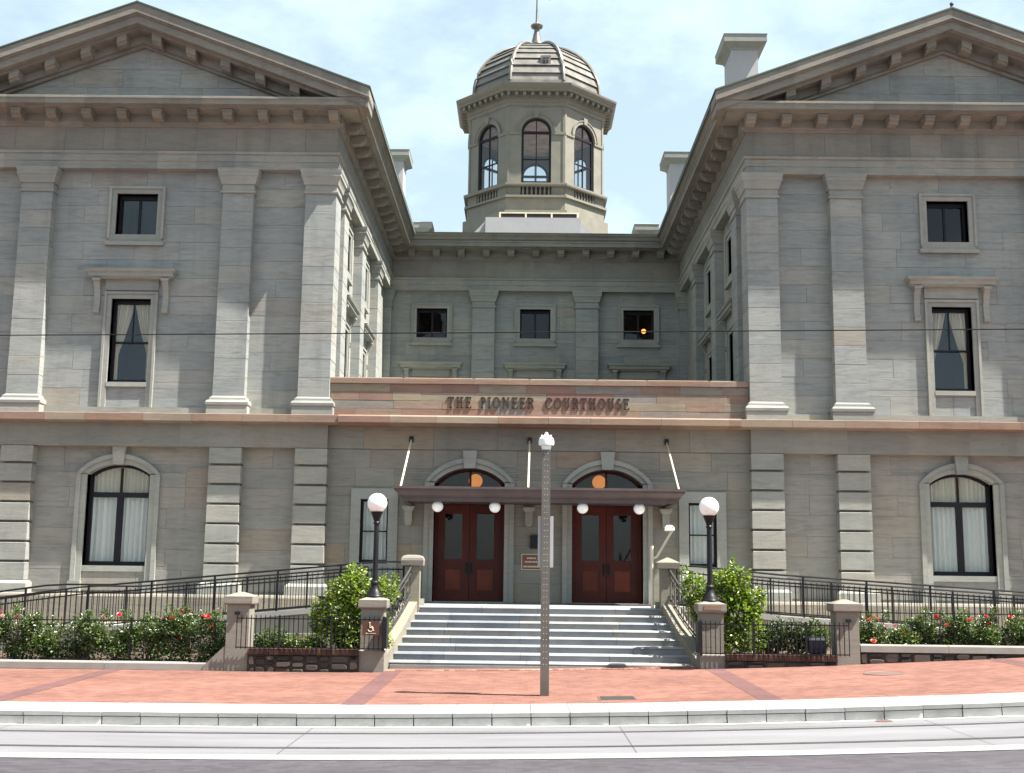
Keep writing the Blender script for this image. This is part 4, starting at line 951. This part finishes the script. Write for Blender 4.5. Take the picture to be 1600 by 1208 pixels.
def ramp_z(x, s):
    a = abs(x)
    P = ([(3.0, 1.5), (3.9, 1.5), (10.5, .86), (11.8, .86), (14.2, .52), (26, .2)] if s < 0 else [(3.0, 1.5), (3.6, 1.5), (5.8, 1.30), (11.8, .95), (19, .55), (26, .4)])
    for (x0, z0), (x1, z1) in zip(P, P[1:]):
        if a <= x1: return z0 + (z1 - z0) * (a - x0) / (x1 - x0)
    return P[-1][1]
for s, nm in ((-1, 'left'), (1, 'right')):
    xs = [3.02, 3.9, 5.8, 8, 10.5, 11.8, 14.2, 18]; mb = MB(s)
    for a, b in zip(xs, xs[1:]):
        za, zb = ramp_z(a, s), ramp_z(b, s)
        mb.add([(a, -4.12, za), (b, -4.12, zb), (b, -.5, zb), (a, -.5, za), (a, -4.12, -.3), (b, -4.12, -.3), (b, -.5, -.3), (a, -.5, -.3)], [(0, 1, 2, 3), (4, 7, 6, 5), (0, 4, 5, 1), (1, 5, 6, 2), (2, 6, 7, 3), (3, 7, 4, 0)])
    RP = tag(mb.build('ramp', 'rampconc'), kind='structure')
    mb = MB(s)
    for a, b in zip(xs, xs[1:]):
        za, zb = ramp_z(a, s), ramp_z(b, s)
        mb.add([(a, -4.2, za - .06), (b, -4.2, zb - .06), (b, -4.02, zb - .06), (a, -4.02, za - .06), (a, -4.2, za + .06), (b, -4.2, zb + .06), (b, -4.02, zb + .06), (a, -4.02, za + .06)], [(0, 3, 2, 1), (4, 5, 6, 7), (0, 1, 5, 4), (2, 3, 7, 6), (1, 2, 6, 5), (3, 0, 4, 7)])
    mb.build('ramp_kerb', 'kerb', RP)
    # stone retaining face, stone by stone
    fr = ((0, -4.15, 0), (1, 0, 0), (0, -1, 0))
    ashlar('retaining_stone', 'cheek', RP, fr, (3.45, 10.4, .25, .80) if s > 0 else (-10.4, -3.45, .25, .80), [], .28, .5, 1.0)

# ------------------------------------------------------------------ railings
BAL = MB().box(-.008, .008, -.008, .008, 0, 1).build('tmp', 'black'); BALd = BAL.data; bpy.data.objects.remove(BAL)
def railing(name, label, x0, x1, y, zf, top, second, post, pitch, group, low=.10):
    """sloping handrail: posts, handrail, picket rails, pickets"""
    t = thing(name, label, 'railing', ((x0 + x1) / 2, y, zf((x0 + x1) / 2)), group)
    n = max(2, int(abs(x1 - x0) / .5)); X = [x0 + (x1 - x0) * i / n for i in range(n + 1)]
    MB().tube([(x, y, zf(x) + top) for x in X], .024, 8).build('handrail', 'black', t, True)
    for h, r in ((second, .019), (low, .017)):
        mb = MB()
        for a, b in zip(X, X[1:]):
            za, zb = zf(a) + h, zf(b) + h
            mb.add([(a, y - r * .6, za - r), (b, y - r * .6, zb - r), (b, y + r * .6, zb - r), (a, y + r * .6, za - r), (a, y - r * .6, za + r), (b, y - r * .6, zb + r), (b, y + r * .6, zb + r), (a, y + r * .6, za + r)], [(0, 3, 2, 1), (4, 5, 6, 7), (0, 1, 5, 4), (2, 3, 7, 6), (1, 2, 6, 5), (3, 0, 4, 7)])
        mb.build('picket_rail', 'black', t)
    k = int(abs(x1 - x0) / post)
    for i in range(k + 1):
        x = x0 + (x1 - x0) * i / k; MB().box(x - .022, x + .022, y - .022, y + .022, zf(x) - .05, zf(x) + top).build('post', 'black', t)
    k = int(abs(x1 - x0) / pitch)
    for i in range(1, k):
        x = x0 + (x1 - x0) * i / k; o = link('picket', BALd, t, (x, y, zf(x) + low)); o.scale = (1, 1, second - low + .05)
    return t
for s, nm in ((-1, 'left'), (1, 'right')):
    zf = lambda x, s=s: ramp_z(x, s)
    railing('ramp_railing', 'front black picket railing of the ramp on the %s, behind the planting' % nm, s * 3.32, s * 15.6, -4.10, zf, 1.04, .86, 1.42, .13, 'black railings of the two ramps')
    railing('ramp_railing', 'rear black picket railing of the %s ramp, nearest the courthouse wall' % nm, s * 4.5, s * 15.6, -1.75, zf, .98, .80, 1.42, .15, 'black railings of the two ramps')

# planters: wall, pillars, fence
def fence(name, label, x0, x1, y, z0, z1, pitch, postn, group, r=.011, zf=None):
    t = thing(name, label, 'fence', ((x0 + x1) / 2, y, z0), group)
    for z in (z0 + .03, z1 - .07): MB().box(min(x0, x1), max(x0, x1), y - .008, y + .008, z - .011, z + .011).build('rail', 'black', t)
    k = int(abs(x1 - x0) / pitch)
    for i in range(k + 1):
        x = x0 + (x1 - x0) * i / k
        if postn and i % postn == 0: MB().box(x - .022, x + .022, y - .022, y + .022, z0 - .02, z1 + .0).build('post', 'black', t)
        else: o = link('picket', BALd, t, (x, y, z0)); o.scale = (r / .011, r / .011, z1 - z0)
    return t
def rubble(parent, x0, x1, y, z0, z1, sx):
    x = x0
    while x < x1 - .05:
        wd = R.uniform(.14, .46); z = z0
        while z < z1 - .04:
            h = min(R.uniform(.10, .27), z1 - z)
            b = min(x + wd, x1); p = R.uniform(.0, .035); j = lambda: R.uniform(-.03, .03)
            a0, a1, c0, c1 = x + .012, b - .012, z + .012, z + h - .012
            if a1 - a0 > .05 and c1 - c0 > .03:
                fr_ = [(a0 + .03 + j(), c0 + j() * .3), (a1 - .03 + j(), c0 + j() * .3), (a1, c0 + .03), (a1 + j() * .4, c1 - .03), (a1 - .03 + j(), c1 + j() * .3), (a0 + .03 + j(), c1), (a0 + j() * .4, c1 - .03), (a0, c0 + .03)]
                cx, cz = (a0 + a1) / 2, (c0 + c1) / 2
                m_ = MB(sx); n = 8
                m_.add([(cx + (u - cx) * .8, y - .03 - p, cz + (v - cz) * .75) for u, v in fr_] + [(u, y - .005, v) for u, v in fr_], [tuple(range(n))] + [(i, (i + 1) % n, (i + 1) % n + n, i + n) for i in range(n)])
                m_.build('stone', 'rubble', parent)
            z += h
        x += wd
PY = -7.5
for s, nm in ((-1, 'left'), (1, 'right')):
    # lamp pillar
    t = thing('lamp_pillar', ('square stone pillar with brown access sign, carrying the left street lamp' if s < 0 else 'square stone pillar with carved red cap panel, carrying the right street lamp'), 'pillar', (s * 3.6, PY, .2), 'stone pillars along the planters')
    MB(s).stack(3.36, 3.84, PY - .24, PY + .24, [(-.1, .03), (.64, .03), (.66, .0), (1.50, 0)]).build('shaft', 'pier', t)
    MB(s).stack(3.36, 3.84, PY - .24, PY + .24, [(1.50, .0), (1.53, .055), (1.56, .06), (1.70, .06), (1.75, -.08)]).build('cap', 'pier', t)
    if s > 0: MB().box(3.42, 3.78, PY - .31, PY - .2, 1.58, 1.68).build('carved_panel', 'redrun', t)
    # outer pillar
    t = thing('planter_pillar', 'square stone pillar with pyramid cap between the %s' % ('left planter fence and the left rose bed' if s < 0 else 'right planter fence and the right rose bed'), 'pillar', (s * 6.46, PY, .2), 'stone pillars along the planters')
    MB(s).stack(6.22, 6.70, PY - .24, PY + .24, [(-.1, 0), (1.56, 0)]).build('shaft', 'pier', t)
    MB(s).stack(6.22, 6.70, PY - .24, PY + .24, [(1.56, .0), (1.58, .06), (1.60, .065), (1.74, .065), (1.83, -.2)]).build('cap', 'pier', t)
    MB(s).box(6.42, 6.52, PY - .30, PY - .2, 1.36, 1.42).build('bracket', 'black', t)
    if s < 0: MB(s).prism([(6.68, -.1), (7.16, -.1), (7.16, .28), (6.72, .70), (6.68, .70)], PY - .23, PY + .23).build('buttress', 'pier', t)
    # planter wall between the pillars
    t = thing('planter_wall', 'dark rubble planter wall with brick capping on the %s of the steps' % nm, 'planter', (s * 5.0, -7.7, .2), 'rubble planter walls beside the steps')
    MB(s).box(3.85, 6.2, -7.80, -7.55, -.1, .55).build('core', 'mortar', t)
    rubble(t, 3.87, 6.18, -7.80, .08 if s < 0 else .30, .54, s)
    n = 21
    for i in range(n):
        a = 3.86 + i * 2.34 / n; MB(s).box(a + .004, a + 2.34 / n - .004, -7.86 + R.uniform(-.004, .004), -7.52, .545, .665).build('brick', 'brickcap', t)
    # picket fence in front of pillars
    fence('planter_fence', 'thin black picket fence standing on the %s planter wall' % nm, s * 3.34, s * 6.44, -7.885, 0.66, 1.36, .098, 11, 'black picket fences along the planters')
    o = MB(s).box(3.27, 3.35, -7.93, -7.55, .70, 1.34).build('gate_stop', 'black'); tag(o, 'black upright gate plate against the %s lamp pillar by the steps' % nm, 'gate', 'black gate plates')
    # rose bed: kerb, soil, fence
    zk = .19 if s < 0 else .745
    t = thing('bed_kerb', ('long low stone kerb edging the left rose bed' if s < 0 else 'long stone kerb on rubble edging the right rose bed'), 'kerb', (s * 10, -7.5, .2), 'kerbs of the rose beds')
    xs = [7.10 if s < 0 else 6.72]
    while xs[-1] < 17.5: xs.append(xs[-1] + R.uniform(1.7, 2.3))
    for a, b in zip(xs, xs[1:]): MB(s).stack(a + .004, b - .004, -7.72, -7.36, [(zk, 0), (zk + .13, 0), (zk + .15, -.012)]).build('kerb_stone', 'bedkerb', t)
    MB(s).box(xs[0], xs[-1], -7.66, -7.4, -.4, zk - .003).build('core', 'mortar', t)
    rubble(t, xs[0], 12.5, -7.66, -.02 if s < 0 else .36, zk - .01, s)
    tag(MB(s).box(3.5, 18, -7.42, -4.16, -.2, .30 if s < 0 else .60).build('planting_soil', 'soil'), kind='structure')
    fence('bed_fence', 'thin black wire fence running through the %s rose bed' % nm, s * 6.75, s * 15.3, -7.22, .34 if s < 0 else .86, 1.25 if s < 0 else 1.62, .30, 7, 'black wire fences through the rose beds', r=.008)
# accessible-entrance sign on the left lamp pillar
t = thing('access_sign', 'small brown wheelchair access sign on the left lamp pillar', 'sign', (-3.6, -7.93, 1.1))
MB().box(-3.78, -3.43, -7.935, -7.915, .97, 1.26).build('plate', 'signbrown', t)
mb = MB(); ring = [( -3.61 + .055 * cos(a), -7.938, 1.105 + .055 * sin(a)) for a in [(-2.9 + 4.2 * i / 14) for i in range(15)]]
mb.tube(ring, .008, 6).tube([(-3.625, -7.938, 1.205), (-3.625, -7.938, 1.13), (-3.575, -7.938, 1.13), (-3.555, -7.938, 1.07), (-3.53, -7.938, 1.075)], .009, 6).ball((-3.628, -7.936, 1.225), .015, 8, 6)
mb.build('wheelchair_symbol', 'cream', t)
MB().prism([(-3.72, 1.012), (-3.68, 1.028), (-3.68, 1.018), (-3.50, 1.018), (-3.50, 1.006), (-3.68, 1.006), (-3.68, .996)], -7.939, -7.934).build('arrow', 'cream', t)
# plaques by the doors
t = thing('wall_plaque', 'reddish bronze plaque with three lines of lettering between the doors', 'plaque', (-.18, -.04, 2.4))
MB().box(-.46, .08, -.045, .0, 2.40, 2.84).build('plate', 'rod', t); MB().box(-.435, .055, -.055, -.04, 2.425, 2.815).build('face', 'plaque', t)
for z, a, b in ((2.70, -.30, -.07), (2.60, -.36, -.02), (2.47, -.40, .02)):
    mb = MB(); x = a
    while x < b: wd = R.uniform(.02, .035); mb.box(x, x + wd, -.06, -.052, z, z + .045); x += wd + .012
    mb.build('lettering', 'cream', t)
tag(box('notice_box', 'black', None, -.22, .04, -.10, .0, 2.99, 3.36), 'small black notice box on the wall between the two doors', 'notice box')
# spotlight box in the right planter
t = thing('spotlight', 'dark blue box spotlight on the planter wall by the outer right pillar', 'spotlight', (5.8, -7.68, .67))
MB().stack(5.62, 5.98, -7.80, -7.45, [(.70, -.02), (.72, 0), (.98, 0), (1.03, -.03), (1.05, -.08)]).build('housing', 'navy', t)
MB().box(5.70, 5.90, -7.75, -7.5, .66, .71).build('foot', 'black', t)

# stair railings with scrollwork
for s, nm in ((-1, 'left'), (1, 'right')):
    t = thing('stair_railing', 'curved wrought iron railing with scrolls on the %s side of the steps' % nm, 'railing', (s * 3.2, -5.8, .9), 'scrolled iron railings of the steps')
    def rp(u, h):
        y = YL - .15 - u * 2.75; zb = 1.62 - 1.15 * (u ** .9)
        return (s * (shw(y) + .14 + .16 * u * u), y, zb + h + (.1 * (1 - u)))
    for h, r in ((.74, .032), (.60, .016), (.10, .022), (.02, .014)):
        MB().tube([rp(i / 16, h) for i in range(17)], r, 8).build('rail', 'iron', t, True)
    for i in range(9):
        u = .04 + i * .115; MB().tube([rp(u, .03), rp(u, .73)], .012, 6).build('baluster', 'iron', t)
    for i in range(8):
        u0 = .05 + i * .115; mb = MB()
        for sg, hc in ((1, .48), (-1, .25)):
            pts = []
            for j in range(22):
                a = j / 21 * 2 * pi * 1.35; rr = .105 * (1 - .62 * j / 21); p = Vector(rp(u0 + .058, hc)); pts.append(p + Vector((0, sg * rr * cos(a), rr * sin(a) * sg)))
            mb.tube(pts, .009, 5)
        mb.build('scroll', 'iron', t)

# lamp posts
for s, nm in ((-1, 'left'), (1, 'right')):
    t = thing('lamp_post', 'black lamp post with white globe on the %s pillar by the steps' % nm, 'street lamp', (s * 3.6, PY, 1.74), 'globe lamps flanking the steps')
    MB(s).lathe([(.19, 1.735), (.19, 1.78), (.175, 1.80), (.165, 1.84), (.12, 1.90), (.085, 1.98), (.08, 2.02), (.095, 2.04), (.095, 2.07), (.065, 2.10), (.058, 2.2), (.052, 3.30), (.07, 3.32), (.07, 3.35), (.055, 3.37), (.09, 3.46), (.125, 3.55), (.13, 3.58), (.05, 3.585)], 3.6, PY, 20).build('post', 'black', t, True)
    MB(s).ball((3.6, PY, 3.765), .215, 32, 20).build('globe', 'globe', t, 'all')

# camera pole on the pavement
px, py = -.03, -12.36
t = thing('camera_pole', 'tall perforated steel pole with a white dome camera on the brick pavement', 'pole', (px, py, .2))
mb = MB(); mb.box(px - .075, px + .075, py - .075, py + .075, .15, 4.46); mb.build('post', 'steel', t)
for i in range(36):
    z = .75 + i * .104
    MB().box(px - .030, px - .020, py - .0775, py - .07, z - .005, z + .005).box(px + .020, px + .030, py - .0775, py - .07, z - .005, z + .005).build('bolt_hole', 'white', t)
for i, (a, b) in enumerate(((-.135, -.08), (.08, .135))):
    MB().box(px + a, px + b, py - .02, py - .0, 2.40, 3.29).build('sign_edge', 'pent', t)
MB().box(px - .135, px + .135, py + .08, py + .16, 2.40, 3.29).build('sign_panel', 'pent', t)
MB().lathe([(.05, 4.44), (.075, 4.46), (.09, 4.52), (.085, 4.54), (.135, 4.545), (.14, 4.60), (.13, 4.66), (.09, 4.70), (.05, 4.72), (.03, 4.74), (.03, 4.77), (.0005, 4.78)], px, py, 24).build('dome_camera', 'white', t, True)
MB().lathe([(.02, 4.40), (.06, 4.43), (.082, 4.50), (.085, 4.54), (.0005, 4.54)], px, py, 20).build('camera_lens_dome', 'black', t, True)
for a in (-.08, .08): MB().box(px + a - .015, px + a + .015, py - .02, py + .02, 4.68, 4.73).build('camera_clip', 'white', t)

# overhead wire
pts = [(x, -16.3, 5.785 + .0167 * x + .0006 * (abs(x) - 8) * 1.0) for x in range(-44, 45, 4)]
tag(MB().tube(pts, .0085, 6).build('overhead_wire', 'wire', None, True), 'thin dark overhead wire stretched across the street', 'wire')

# ------------------------------------------------------------------ planting
def leaf_mesh(name, mat, pts, size, parent, seed, droop=.3):
    """pts: (position, outward) -> folded leaves"""
    rn = random.Random(seed); v = []; f = []
    for p, outw in pts:
        s = size * rn.uniform(.6, 1.35); d = (Vector(outw) * .6 + Vector((rn.uniform(-1, 1), rn.uniform(-1, 1), rn.uniform(-.5, .9)))).normalized()
        up = Vector((rn.uniform(-.6, .6), rn.uniform(-.6, .6), 1)).normalized(); sd = d.cross(up)
        if sd.length < 1e-3: continue
        sd.normalize(); nn = sd.cross(d); p = Vector(p); n = len(v)
        v += [tuple(p), tuple(p + d * s * .5 + sd * s * .34 + nn * s * .10), tuple(p + d * s - nn * s * droop * .4), tuple(p + d * s * .5 - sd * s * .34 + nn * s * .10)]
        f += [(n, n + 1, n + 2), (n, n + 2, n + 3)]
    me = bpy.data.meshes.new(name); me.from_pydata(v, [], f); me.materials.append(M[mat]); return link(name, me, parent)
def blob_points(rn, blobs, n, shell=.55):
    out = []; tot = sum(b[1] ** 2 for b in blobs)
    for c, r, zsq in blobs:
        for _ in range(int(n * r * r / tot)):
            a, u = rn.uniform(0, 2 * pi), rn.uniform(-1, 1); q = sqrt(1 - u * u); d = Vector((q * cos(a), q * sin(a), u)); rr = r * (shell + (1 - shell) * rn.random() ** .6) * rn.uniform(.85, 1.12)
            out.append((Vector(c) + Vector((d.x, d.y, d.z * zsq)) * rr, d))
    return out
def bush(name, label, cx, cy, z0, blobs, n, size, mat, seed, group=None, cat='bush'):
    rn = random.Random(seed); t = thing(name, label, cat, (cx, cy, z0), group)
    bl = [((cx + b[0], cy + b[1], z0 + b[2]), b[3], b[4]) for b in blobs]
    bl += [((c[0] + rn.uniform(-.4, .4) * r * 2, c[1] + rn.uniform(-.5, .3) * r, c[2] + r * rn.uniform(.55, 1.1)), r * rn.uniform(.22, .4), 1.7) for c, r, q in list(bl) for _ in (0, 1)]
    leaf_mesh('foliage', mat, blob_points(rn, bl, n), size, t, seed)
    mb = MB()
    for c, r, zs in bl:
        b = Vector((cx + rn.uniform(-.1, .1), cy + rn.uniform(-.1, .1), z0 - .05)); m_ = b.lerp(Vector(c), .5) + Vector((rn.uniform(-.08, .08),) * 3)
        mb.tube([b, m_, Vector(c) + Vector((0, 0, r * .5))], [.022, .015, .006], 5)
    mb.build('stems', 'stem', t); return t
bush('shrub', 'bright green leafy shrub beside the left lamp post', -4.25, -6.5, .3,
     [(-.45, 0, .45, .42, 1.1), (.15, -.1, .5, .45, 1.1), (.6, -.1, .45, .36, 1.2), (-.25, .1, 1.05, .48, 1), (.30, .0, 1.35, .48, 1), (.72, .05, 1.5, .34, 1), (-.05, .05, 1.62, .36, 1), (.45, 0, .95, .45, 1), (-.6, 0, .9, .3, 1), (.05, -.1, .9, .4, 1)], 9000, .085, 'leaf_bright', 3, 'green shrubs by the lamp posts')
bush('shrub', 'bright green leafy shrub beside the right lamp post', 4.05, -6.5, .55,
     [(-.62, .1, 1.45, .30, 1), (-.45, .1, 1.05, .34, 1), (-.2, 0, .6, .4, 1.1), (.2, 0, 1.35, .40, 1), (.05, 0, 1.62, .3, .9), (.35, -.05, .9, .42, 1.1), (.55, -.1, .45, .42, 1.1), (.1, -.1, .25, .42, 1), (.65, 0, 1.15, .3, 1)], 8000, .085, 'leaf_bright', 4, 'green shrubs by the lamp posts')
def flower_mesh(mat, seed):
    rn = random.Random(seed); v = []; f = []
    for ring, (n, tilt, r) in enumerate(((5, .35, .075), (5, .8, .06), (4, 1.2, .042))):
        for i in range(n):
            a = 2 * pi * i / n + ring * .6 + rn.uniform(-.15, .15); d = Vector((cos(a) * cos(tilt), sin(a) * cos(tilt), sin(tilt))); sd = Vector((-sin(a), cos(a), 0)); b = d * .008
            k = len(v); v += [tuple(b - sd * r * .25), tuple(b + sd * r * .25), tuple(d * r * .75 + sd * r * .55), tuple(d * r), tuple(d * r * .75 - sd * r * .55)]; f.append((k, k + 1, k + 2, k + 3, k + 4))
    me = bpy.data.meshes.new('flower'); me.from_pydata(v, [], f); me.materials.append(M[mat]); return me
FL = {m: flower_mesh(m, i) for i, m in enumerate(('rose_red', 'rose_coral', 'rose_pink'))}
def rose(label, x, y, z0, h, wd, seed, flowers, group):
    rn = random.Random(seed); t = thing('rose_bush', label, 'rose bush', (x, y, z0), group)
    blobs = []
    for i in range(13):
        blobs.append((Vector((x + rn.uniform(-wd, wd), y + rn.uniform(-.28, .28), z0 + h * rn.uniform(.16, .82))), rn.uniform(.16, .27), 1.1))
    for i in range(5): blobs.append((Vector((x + rn.uniform(-wd, wd), y + rn.uniform(-.2, .2), z0 + h * rn.uniform(.9, 1.12))), rn.uniform(.06, .11), 1.5))
    leaf_mesh('foliage', 'leaf_rose', blob_points(rn, blobs, 3800, .2), .06, t, seed)
    mb = MB(); tips = []
    for c, r, q in blobs:
        b = Vector((x + rn.uniform(-.15, .15), y + rn.uniform(-.08, .08), z0 - .05)); tip = c + Vector((0, 0, r * .9)); mb.tube([b, b.lerp(tip, .5) + Vector((rn.uniform(-.06, .06), 0, .04)), tip], [.012, .009, .005], 4); tips.append(tip)
    mb.build('canes', 'stem', t)
    for fx, fz, m in flowers:
        p = (fx, y - rn.uniform(.15, .4), fz); o = link('flower', FL[m], t, p, (rn.uniform(.3, 1.1), rn.uniform(-.4, .4), rn.uniform(0, 6))); k = rn.uniform(.6, 1.0); o.scale = (k, k, k)
G = 'rose bushes along the planters'
LR = [(-6.98, 1.0, [(-7.25, 1.28, 'rose_red'), (-7.17, 1.05, 'rose_red'), (-7.35, 1.27, 'rose_red'), (-7.62, 1.35, 'rose_coral')]), (-7.75, 1.02, [(-7.85, 1.38, 'rose_red'), (-7.98, 1.24, 'rose_coral'), (-7.85, .80, 'rose_red'), (-8.25, 1.22, 'rose_pink')]),
      (-8.5, .92, []), (-9.25, .92, [(-9.15, 1.30, 'rose_red'), (-9.5, 1.26, 'rose_pink')]), (-10.0, .92, []), (-10.75, .85, []), (-11.45, .98, [(-11.35, 1.22, 'rose_red'), (-11.78, 1.35, 'rose_red'), (-11.7, 1.25, 'rose_pink')]), (-12.2, .9, [(-12.1, 1.2, 'rose_red')])]
LL = ['rose bush with red blooms against the outer left pillar', 'tall red rose bush second from the outer left pillar', 'green rose bush without blooms, third from the outer left pillar', 'rose bush with one red bloom, fourth from the outer left pillar', 'green rose bush, fifth from the outer left pillar', 'thin green rose bush, sixth from the outer left pillar', 'rose bush with red blooms at the left edge of the picture', 'rose bush at the far left end of the left bed']
for i, (x, h, fl) in enumerate(LR): rose(LL[i], x, -6.95, .30, h, .38, 20 + i, fl, G)
RR = [(7.15, .85, [(7.05, 1.40, 'rose_coral'), (7.4, 1.25, 'rose_pink'), (7.1, .95, 'rose_coral'), (7.2, 1.42, 'rose_coral')]), (7.85, .72, [(7.78, 1.13, 'rose_red'), (7.6, 1.28, 'rose_pink')]), (8.6, .85, [(8.5, 1.48, 'rose_red'), (8.72, 1.3, 'rose_coral')]), (9.3, .85, [(9.62, 1.50, 'rose_red'), (9.66, 1.33, 'rose_red'), (9.2, 1.42, 'rose_coral')]), (10.0, .88, [(10.15, 1.5, 'rose_coral'), (10.5, 1.5, 'rose_coral')]), (10.7, .85, [(10.8, 1.4, 'rose_red')]), (11.5, .85, [])]
RL = ['coral rose bush against the outer right pillar', 'low rose bush with a red bloom, second from the outer right pillar', 'rose bush with coral blooms, third from the outer right pillar', 'rose bush with red blooms, fourth from the outer right pillar', 'pale leaved rose bush, fifth from the outer right pillar', 'rose bush at the right edge of the picture', 'rose bush at the far right end of the right bed']
for i, (x, h, fl) in enumerate(RR): rose(RL[i], x, -6.95, .60, h, .38, 60 + i, fl, G)
for i, (x, z, h, m, lab) in enumerate([(-5.2, .3, .42, 'leaf_bright', 'low green plant behind the left planter fence, next to the shrub'), (-5.75, .3, .5, 'leaf_rose', 'low green plant in the middle of the left planter'), (-6.1, .3, .55, 'leaf_rose', 'low plant behind the left planter fence by the outer pillar'),
                                       (5.1, .6, .62, 'leaf_dark', 'dark low shrub behind the right planter fence, next to the bright shrub'), (5.6, .6, .6, 'leaf_dark', 'dark low shrub in the middle of the right planter'), (6.05, .6, .62, 'leaf_rose', 'dark low shrub behind the spotlight by the outer right pillar')]):
    bush('low_plant', lab, x, -6.6, z, [(-.2, 0, h * .5, .24, 1), (.2, .05, h * .6, .24, 1), (0, -.1, h * .85, .2, 1), (.05, .1, h * .4, .28, 1)], 1300, .07, m, 90 + i, 'low plants in the planters', 'plant')
for o in list(bpy.data.objects):
    if '_t' in o: del o['_t']
